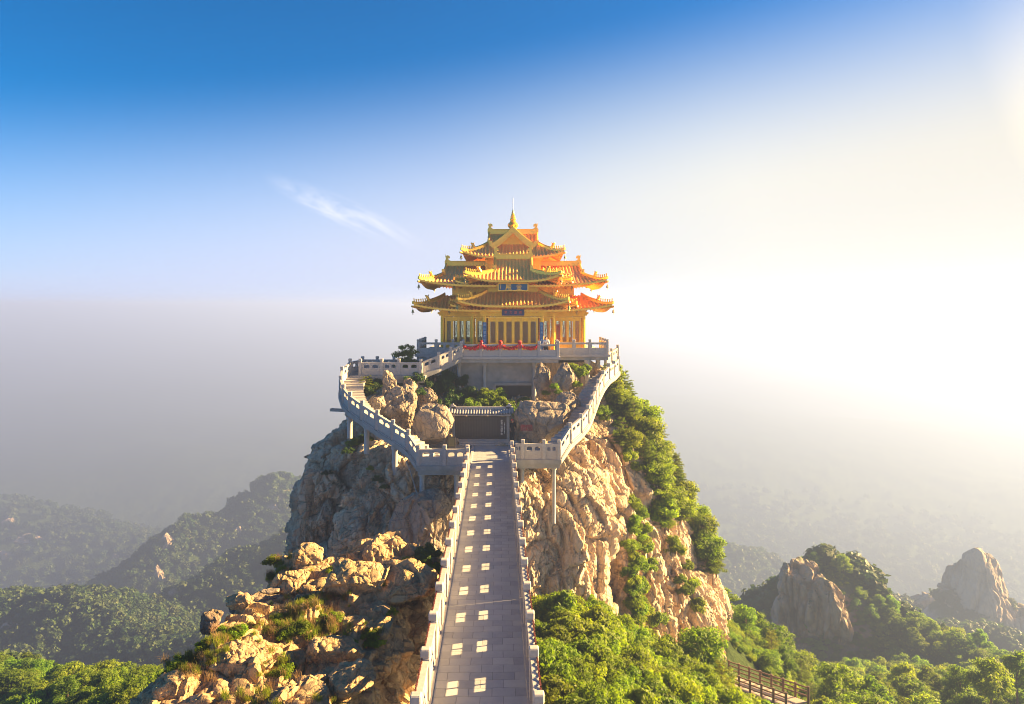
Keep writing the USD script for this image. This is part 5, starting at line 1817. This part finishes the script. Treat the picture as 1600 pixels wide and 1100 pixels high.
for k, (px, py, y, s) in enumerate(((905, 588, 61.5, .85), (893, 578, 62.5, .7), (866, 606, 58.9, .45), (915, 578, 63, .6), (872, 615, 58.4, .4), (853, 617, 59.5, .4), (900, 603, 60.2, .5))):
    plant(BUSH[k % 4], 'shrub', 'green shrub growing in the rocks between the concrete wall and the right stairs', 'shrub', at(px, py, y), s, k * 1.1, 'shrubs by the right stairs')
for k, (px, py, s) in enumerate(((552, 690, .75), (566, 682, .6), (540, 702, .5), (575, 612 + 70, .4), (588, 748, .5), (600, 768, .4), (640, 790, .55), (655, 775, .45), (670, 872, .7), (690, 888, .6), (505, 742, .4), (640, 795, .4), (575, 735, .35), (520, 660, .35))):
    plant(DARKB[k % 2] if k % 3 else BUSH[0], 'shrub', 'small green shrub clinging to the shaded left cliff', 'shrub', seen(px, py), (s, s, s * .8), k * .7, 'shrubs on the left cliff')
# --- pines and shrubs down the right flank of the peak
fl = [(972, 592), (985, 604), (998, 620), (978, 622), (1008, 640), (992, 648), (1020, 660), (1005, 672), (1030, 690), (1014, 704), (1042, 712), (1028, 730), (1052, 742), (1040, 760), (1066, 765), (1052, 790), (1080, 786), (1094, 806), (1074, 806), (1108, 824), (1120, 842), (1098, 838),
      (1128, 862), (1132, 884), (990, 688), (1046, 812), (1060, 744), (1036, 676)]
fl += [(a + r.uniform(-12, 10), b + r.uniform(-10, 12)) for a, b in fl] + [(a - r.uniform(4, 26), b + r.uniform(0, 16)) for a, b in fl[::2]]
for k, (px, py) in enumerate(fl):
    q = seen(px - 4, py + 8, 9)
    if q[1] > 110:
        q = seen(px - 22, py + 14, 9)
    s = r.uniform(.45, .72)
    src = PINE[k % 3] if k % 3 != 1 else TREE[k % 3]
    plant(src, 'pine_tree' if k % 3 != 1 else 'cliff_tree', 'small pine growing on the sunlit right flank of the peak' if k % 3 != 1 else 'small leafy tree growing on the sunlit right flank of the peak', 'tree',
          q - [0, 0, .25], (s, s, s * .95), r.uniform(0, 6.28), 'pines on the right flank' if k % 3 != 1 else 'leafy trees on the right flank')
cr = [(948, 600), (955, 620), (962, 640), (950, 655), (970, 660), (975, 680), (985, 700), (990, 715), (1000, 730), (1003, 800), (1010, 822), (1002, 845), (1012, 862), (1000, 885), (1008, 905), (998, 922), (1006, 940), (1014, 955), (1056, 842), (1062, 862), (1082, 885), (1088, 910), (1078, 930), (1090, 950),
      (1120, 890), (1140, 870), (1142, 905), (960, 585), (1035, 790), (1050, 800), (1045, 780), (1020, 880), (1062, 905), (940, 640), (1000, 965), (1020, 970)] + [(998 + 9 * math.sin(k * 1.7), 792 + 10.5 * k) for k in range(17)]
for k, (px, py) in enumerate(cr):
    s = r.uniform(.5, .95)
    plant(BUSH[k % 4], 'shrub', 'green shrub rooted in a cleft of the sunlit right cliff', 'shrub', seen(px, py, 8), (s, s, s * 1.05), r.uniform(0, 6.28), 'shrubs in the clefts of the right cliff')

# --- bushes on the slope right of the bridge
cells_xy = []
for x in np.arange(1.6, 22, 1.15):
    for y in np.arange(20, 62, 1.25):
        q = np.array([x + r.uniform(-.5, .5), y + r.uniform(-.5, .5)])
        z = terrain_full(q[None])[0]
        px, py = 800 + F * q[0] / q[1], HORIZON - F * (z + 1 - CAM_Z) / q[1]
        if px < 836 or py > 1135 or py < 850 or px > 1122 + (py - 1040) * 1.5:
            continue
        if hides_walkway((q[0], q[1], z), 1.3)[0]:
            continue
        d = q - np.array([PX, PY])
        if np.hypot(*d) < peak_radius(np.array([math.atan2(d[1], d[0])]), np.array([z]))[0] - .3:
            continue
        cells_xy.append((q[0], q[1], z))
cells_xy.sort(key=lambda c: c[1])
for k, (x, y, z) in enumerate(cells_xy[:300]):
    s = r.uniform(.75, 1.3)
    plant(BUSH[r.integers(0, 4)], 'slope_bush', 'leafy green bush in the dense thicket right of the bridge', 'bush', (x, y, z + .1), (s, s, s * r.uniform(.8, 1.35)), r.uniform(0, 6.28), 'bushes in the thicket right of the bridge')
print('thicket bushes', len(cells_xy))

# --- grass, herbs and low shrubs on the crag
def grass_proto(name, seed, n=90, h=.32, m='grass'):
    p = proto(name)
    q = np.random.default_rng(seed)
    V, Fc = [], []
    for i in range(n):
        a, lean = q.uniform(0, 6.28), q.uniform(.1, .75)
        o = np.array([q.normal(0, .1), q.normal(0, .1), 0])
        L = h * q.uniform(.5, 1.2)
        d = np.array([math.cos(a), math.sin(a), 0])
        sd = np.array([-d[1], d[0], 0]) * .007
        p0, p1, p2 = o, o + d * lean * L * .35 + [0, 0, L * .6], o + d * lean * L + [0, 0, L * (1 - .35 * lean)]
        k = len(V)
        V += [p0 - sd, p0 + sd, p1 - sd * .8, p1 + sd * .8, p2]
        Fc += [(k, k + 1, k + 3), (k, k + 3, k + 2), (k + 2, k + 3, k + 4)]
    part_of(p, 'blades', (np.array(V), np.array(Fc)), M[m])
    return p


def scatter(name, protos, pos, scale, seed, label, kind='stuff', cat=None, normals=None):
    q = np.random.default_rng(seed)
    pi = UsdGeom.PointInstancer.Define(stage, new_path('/World', name))
    targets = []
    for i, src in enumerate(protos):
        ch = UsdGeom.Xform.Define(stage, f'{pi.GetPath()}/patterns/pattern_{i:03d}').GetPrim()
        ch.GetReferences().AddInternalReference(src.GetPath())
        targets.append(ch.GetPath())
    pi.CreatePrototypesRel().SetTargets(targets)
    n = len(pos)
    pi.CreateProtoIndicesAttr(Vt.IntArray.FromNumpy(q.integers(0, len(protos), n).astype(np.int32)))
    pi.CreatePositionsAttr(Vt.Vec3fArray.FromNumpy(np.asarray(pos, np.float32)))
    a = q.uniform(0, 2 * np.pi, n)
    pi.CreateOrientationsAttr(Vt.QuathArray([Gf.Quath(float(math.cos(x / 2)), Gf.Vec3h(0, 0, float(math.sin(x / 2)))) for x in a]))
    sc = np.asarray(scale, float)
    sc = np.repeat(sc[:, None], 3, 1) if sc.ndim == 1 else sc
    pi.CreateScalesAttr(Vt.Vec3fArray.FromNumpy(sc.astype(np.float32)))
    return tag(pi.GetPrim(), label, cat, kind=kind)


GR = [grass_proto('grass_pattern_a', 1), grass_proto('grass_pattern_b', 2, 70, .42), grass_proto('dry_grass_pattern', 3, 40, .5, 'flower_leaf')]
zones = [(415, 890, 42, 20, 260), (405, 905, 30, 14, 160), (475, 955, 48, 26, 330), (500, 985, 40, 18, 200), (430, 985, 32, 16, 170), (300, 1030, 45, 30, 260), (340, 1000, 40, 18, 180), (628, 882, 26, 8, 90), (440, 1045, 26, 16, 110), (520, 930, 26, 10, 90), (395, 1090, 60, 20, 70), (560, 985, 40, 20, 40), (600, 900, 60, 20, 50), (520, 1090, 40, 16, 40)]
gp, gs = [], []
for cx, cy, wx, wy, n in zones:
    for _ in range(int(n * .3)):
        q = seen(cx + r.normal(0, wx * .55), cy + r.normal(0, wy * .55), 4)
        if q[1] < 42:
            gp.append(q)
            gs.append(r.uniform(.35, .7))
scatter('grass', GR, np.array(gp), np.array(gs), 5, 'tufts of yellow-green grass on the crag')
herbs = [(400, 888, .5), (425, 876, .45), (385, 905, .35), (520, 888, .3), (470, 985, .42), (448, 992, .35), (505, 970, .38), (430, 968, .3), (375, 985, .35), (360, 1000, .3), (280, 1040, .35), (262, 1060, .3), (318, 1012, .35), (440, 1050, .35), (545, 1005, .3), (580, 1005, .4), (640, 880, .4), (660, 885, .5), (675, 895, .5), (572, 992, .35), (345, 1040, .25), (612, 955, .25), (540, 905, .3), (498, 868, .3), (350, 985, .3), (300, 1000, .35), (480, 935, .35), (525, 970, .35)]
for k, (px, py, s) in enumerate(herbs):
    plant(BUSH[k % 4], 'herb', 'low leafy herb growing between the rocks of the crag', 'plant', seen(px, py, 4) - [0, 0, .05], (s, s, s * .8), k * 1.7, 'herbs on the crag')

# --- trees on the wooded slopes: the near ones one by one, the rest as forest
def ground(x, y):
    return terrain_full(np.array([[x, y]]))[0]


def blob_proto(name, seed, m, n=260, leaf=.75, R=3.4):
    p = proto(name)
    q = np.random.default_rng(seed)
    d = q.normal(size=(12, 3)); d /= np.linalg.norm(d, axis=1, keepdims=True)
    C = d * q.uniform(.3, .7, 12)[:, None] * [R, R, R * .8] + [0, 0, R * .75]
    part_of(p, 'crown', leaf_cloud(C, q.uniform(.4, .6, 12) * R, n, leaf, seed, .8, .6, .7), M[m])
    return p


FAR = [blob_proto('forest_tree_pattern_a', 61, 'leaf_far'), blob_proto('forest_tree_pattern_b', 62, 'leaf_far', R=3.0), blob_proto('forest_tree_pattern_c', 63, 'leaf_far2', R=3.8)]
tv = TV[TF].mean(1)
e1, e2 = TV[TF[:, 1]] - TV[TF[:, 0]], TV[TF[:, 2]] - TV[TF[:, 0]]
nr = np.cross(e1, e2)
area = np.linalg.norm(nr, axis=1) / 2
nz = np.abs(nr[:, 2]) / (2 * area + 1e-9)
dist = np.hypot(tv[:, 0], tv[:, 1])
ppx, ppy = 800 + F * tv[:, 0] / np.maximum(tv[:, 1], 1), HORIZON - F * (tv[:, 2] - CAM_Z) / np.maximum(tv[:, 1], 1)
inview = (tv[:, 1] > 40) & (ppx > -120) & (ppx < 1720) & (ppy < 1180)
dp = np.hypot(tv[:, 0] - PX, tv[:, 1] - PY)


def sample(mask, n, seed, power):
    q = np.random.default_rng(seed)
    w = np.where(mask, area / np.maximum(dist, 30) ** power, 0)
    i = q.choice(len(TF), n, p=w / w.sum())
    u, v = q.random(n), q.random(n)
    k = u + v > 1
    u[k], v[k] = 1 - u[k], 1 - v[k]
    return TV[TF[i, 0]] + u[:, None] * e1[i] + v[:, None] * e2[i], dist[i]


def spaced(pos, gap):
    order, keep, tree = np.argsort(pos[:, 1]), [], None
    used = np.zeros(len(pos), bool)
    kd = cKDTree(pos[:, :2])
    out = []
    for i in order:
        if not used[i]:
            out.append(i)
            used[kd.query_ball_point(pos[i, :2], gap)] = True
    return np.array(out)


near_r = inview & (tv[:, 0] > 8) & (dist < 165) & (dp > 24) & (nz > .2) & (ppx > 1085)
pos, _ = sample(near_r, 6000, 3, 1.0)
pos = pos[spaced(pos, 2.5)]
wa_d = np.linalg.norm(np.cross(np.c_[pos[:, :2] - wa[:2], np.zeros(len(pos))], np.r_[d[:2] * 0 + (wb - wa)[:2], 0] / np.linalg.norm((wb - wa)[:2])), axis=1)
t_al = ((pos[:, :2] - wa[:2]) @ (wb - wa)[:2]) / ((wb - wa)[:2] @ (wb - wa)[:2])
onwalk = (wa_d < 3.4) & (t_al > -.3) & (t_al < 1.25)
gx_, gy_ = 800 + F * pos[:, 0] / pos[:, 1], HORIZON - F * (pos[:, 2] + 1.5 - CAM_Z) / pos[:, 1]
rocky = (gx_ > 1205) & (gx_ < 1335) & (gy_ > 912) & (gy_ < 1015) & (gx_ - 1205 + (1020 - gy_) * .9 > 40) & (pos[:, 1] > 100)
front_walk = hides_walkway(pos, 4.0)
pos = pos[~onwalk & ~rocky & ~front_walk]
pos = pos[np.argsort(np.hypot(pos[:, 0], pos[:, 1]))]
print('right slope trees', len(pos))
for k, q in enumerate(pos[:290]):
    s = r.uniform(.5, .85)
    kind = r.random()
    src = TREE[r.integers(0, 3)] if kind < .72 else PINE[r.integers(0, 3)]
    plant(src, 'slope_tree', 'yellow-green backlit tree in the wood on the right slope', 'tree', q - [0, 0, .5], (s, s, s * r.uniform(.7, 1.0)), r.uniform(0, 6.28), 'trees in the wood on the right slope')
scatter('forest', TREE, pos[290:] - [0, 0, .8], r.uniform(.5, .9, len(pos[290:])), 8, 'backlit wood covering the peak on the right')
pu, _ = sample(inview & (tv[:, 0] > 6) & (dist < 170) & (dp > 23) & (nz > .3) & (ppx > 1080), 5200, 33, 1.2)
du = np.abs((pu[:, 0] - wa[0]) * (wb - wa)[1] - (pu[:, 1] - wa[1]) * (wb - wa)[0]) / np.hypot(*(wb - wa)[:2])
tu = ((pu[:, :2] - wa[:2]) @ (wb - wa)[:2]) / ((wb - wa)[:2] @ (wb - wa)[:2])
pu = pu[~((du < 1.6) & (tu > -.1) & (tu < 1.1))]
hid = hides_walkway(pu, 1.1)
lowq = pu[hid]
pu = pu[~hid]
scatter('undergrowth', BUSH, pu, r.uniform(.55, 1.15, len(pu)), 12, 'low green undergrowth covering the right slope')
lq, _ = sample(inview & (tv[:, 0] > 6) & (dist < 80) & (dp > 18.5) & (ppx > 1040) & (ppx < 1330) & (nz > .15), 2600, 34, .5)
lq = lq[~hides_walkway(lq, .55)]
scatter('undergrowth', BUSH, lq, r.uniform(.35, .6, len(lq)), 13, 'low bushes round the timber walkway')
near_l = inview & (tv[:, 0] < -20) & (dist < 150) & (nz > .3) & (ppx < 330)
pos, _ = sample(near_l, 2500, 4, 1.0)
pos = pos[spaced(pos, 3.0)]
print('left corner trees', len(pos))
for k, q in enumerate(pos[:140]):
    s = r.uniform(.7, 1.1)
    plant(TREE[k % 3], 'corner_tree', 'bright green tree of the wood in the bottom left corner', 'tree', q - [0, 0, .5], (s, s, s * .85), r.uniform(0, 6.28), 'trees in the bottom left corner')
for k, (px, py, y, s) in enumerate(((1548, 1092, 62, .85), (1590, 1075, 66, .8), (1500, 1085, 70, .7))):
    q = at(px, py + 22, y)
    plant(TREE[2], 'open_tree', ['loose-crowned tree near the lower right corner', 'tree cut by the right edge of the view', 'small loose tree left of the one in the lower right corner'][k], 'tree', q, (s, s, s * .9), k * 2.0)
mid = inview & (dist > 120) & (nz > np.where((ppx > 1375) & (dist < 400), .72, .5)) & ~near_r & ~near_l & (dp > 40) & (dist < 1500)
pos, ds = sample(mid, 60000, 6, 1.7)
kp = r.random(len(pos)) > np.clip((ds - 600) / 900, 0, 1) ** 1.2
pos, ds = pos[kp], ds[kp]
sc = r.uniform(.6, 1.15, len(pos)) * np.interp(ds, [120, 400, 900, 2200], [.75, .9, 1.5, 3.2])
scatter('forest', FAR, pos, sc, 9, 'hazy forest covering the far mountains')

# members of the small groups are told apart by their order
for g, key, fmt in (
        ('shrubs under the upper left landing', screen_x, 'dark green shrub under the upper left landing, {} from the left'),
        ('dark shrubs left of the concrete wall', screen_x, 'dark shrub in the shade left of the concrete wall, {} from the left'),
        ('bright shrubs behind the screen wall', screen_x, 'bright green shrub behind the screen wall roof, {} from the left'),
        ('shrubs by the right stairs', screen_y, 'green shrub in the rocks beside the right stairs, {} from the top'),
        ('shrubs on the left cliff', screen_y, 'small green shrub clinging to the shaded left cliff, {} from the top'),
        ('shrubs in the clefts of the right cliff', screen_y, 'green shrub rooted in a cleft of the sunlit right cliff, {} from the top'),
        ('pines on the right flank', screen_y, 'small pine on the right flank of the peak, {} pine from the top'),
        ('leafy trees on the right flank', screen_y, 'small leafy tree on the right flank of the peak, {} from the top'),
        ('herbs on the crag', screen_x, 'low leafy herb between the rocks of the crag, {} herb from the left')):
    relabel(GROUPS.get(g, []), key, fmt)
for pr in GROUPS['bushes in the thicket right of the bridge']:
    t = pr.GetAttribute('xformOp:translate').Get()
    px, py = 800 + F * t[0] / t[1], HORIZON - F * (t[2] + 1 - CAM_Z) / t[1]
    where = 'right beside the bridge railing' if px < 890 else ('along the foot of the sunlit cliff' if t[1] > 44 else ('at the right end near the timber walkway' if px > 1060 else 'in the middle of the thicket below the sunlit cliff'))
    pr.SetCustomDataByKey('label', f'leafy green bush {where}')
for pr in GROUPS['trees in the wood on the right slope']:
    t = pr.GetAttribute('xformOp:translate').Get()
    px = 800 + F * t[0] / t[1]
    where = 'beyond the timber walkway at the foot of the cliff' if px < 1210 else ('below the wooded rock peak' if px < 1400 else 'towards the right edge below the hazy pinnacle')
    if t[1] > 115:
        where = 'on the wooded rock peak itself'
    pr.SetCustomDataByKey('label', f'yellow-green tree {where}')
for pr in GROUPS['trees in the bottom left corner']:
    t = pr.GetAttribute('xformOp:translate').Get()
    pr.SetCustomDataByKey('label', 'bright green tree in the bottom left corner ' + ('next to the golden crag' if 800 + F * t[0] / t[1] > 110 else 'at the left edge'))
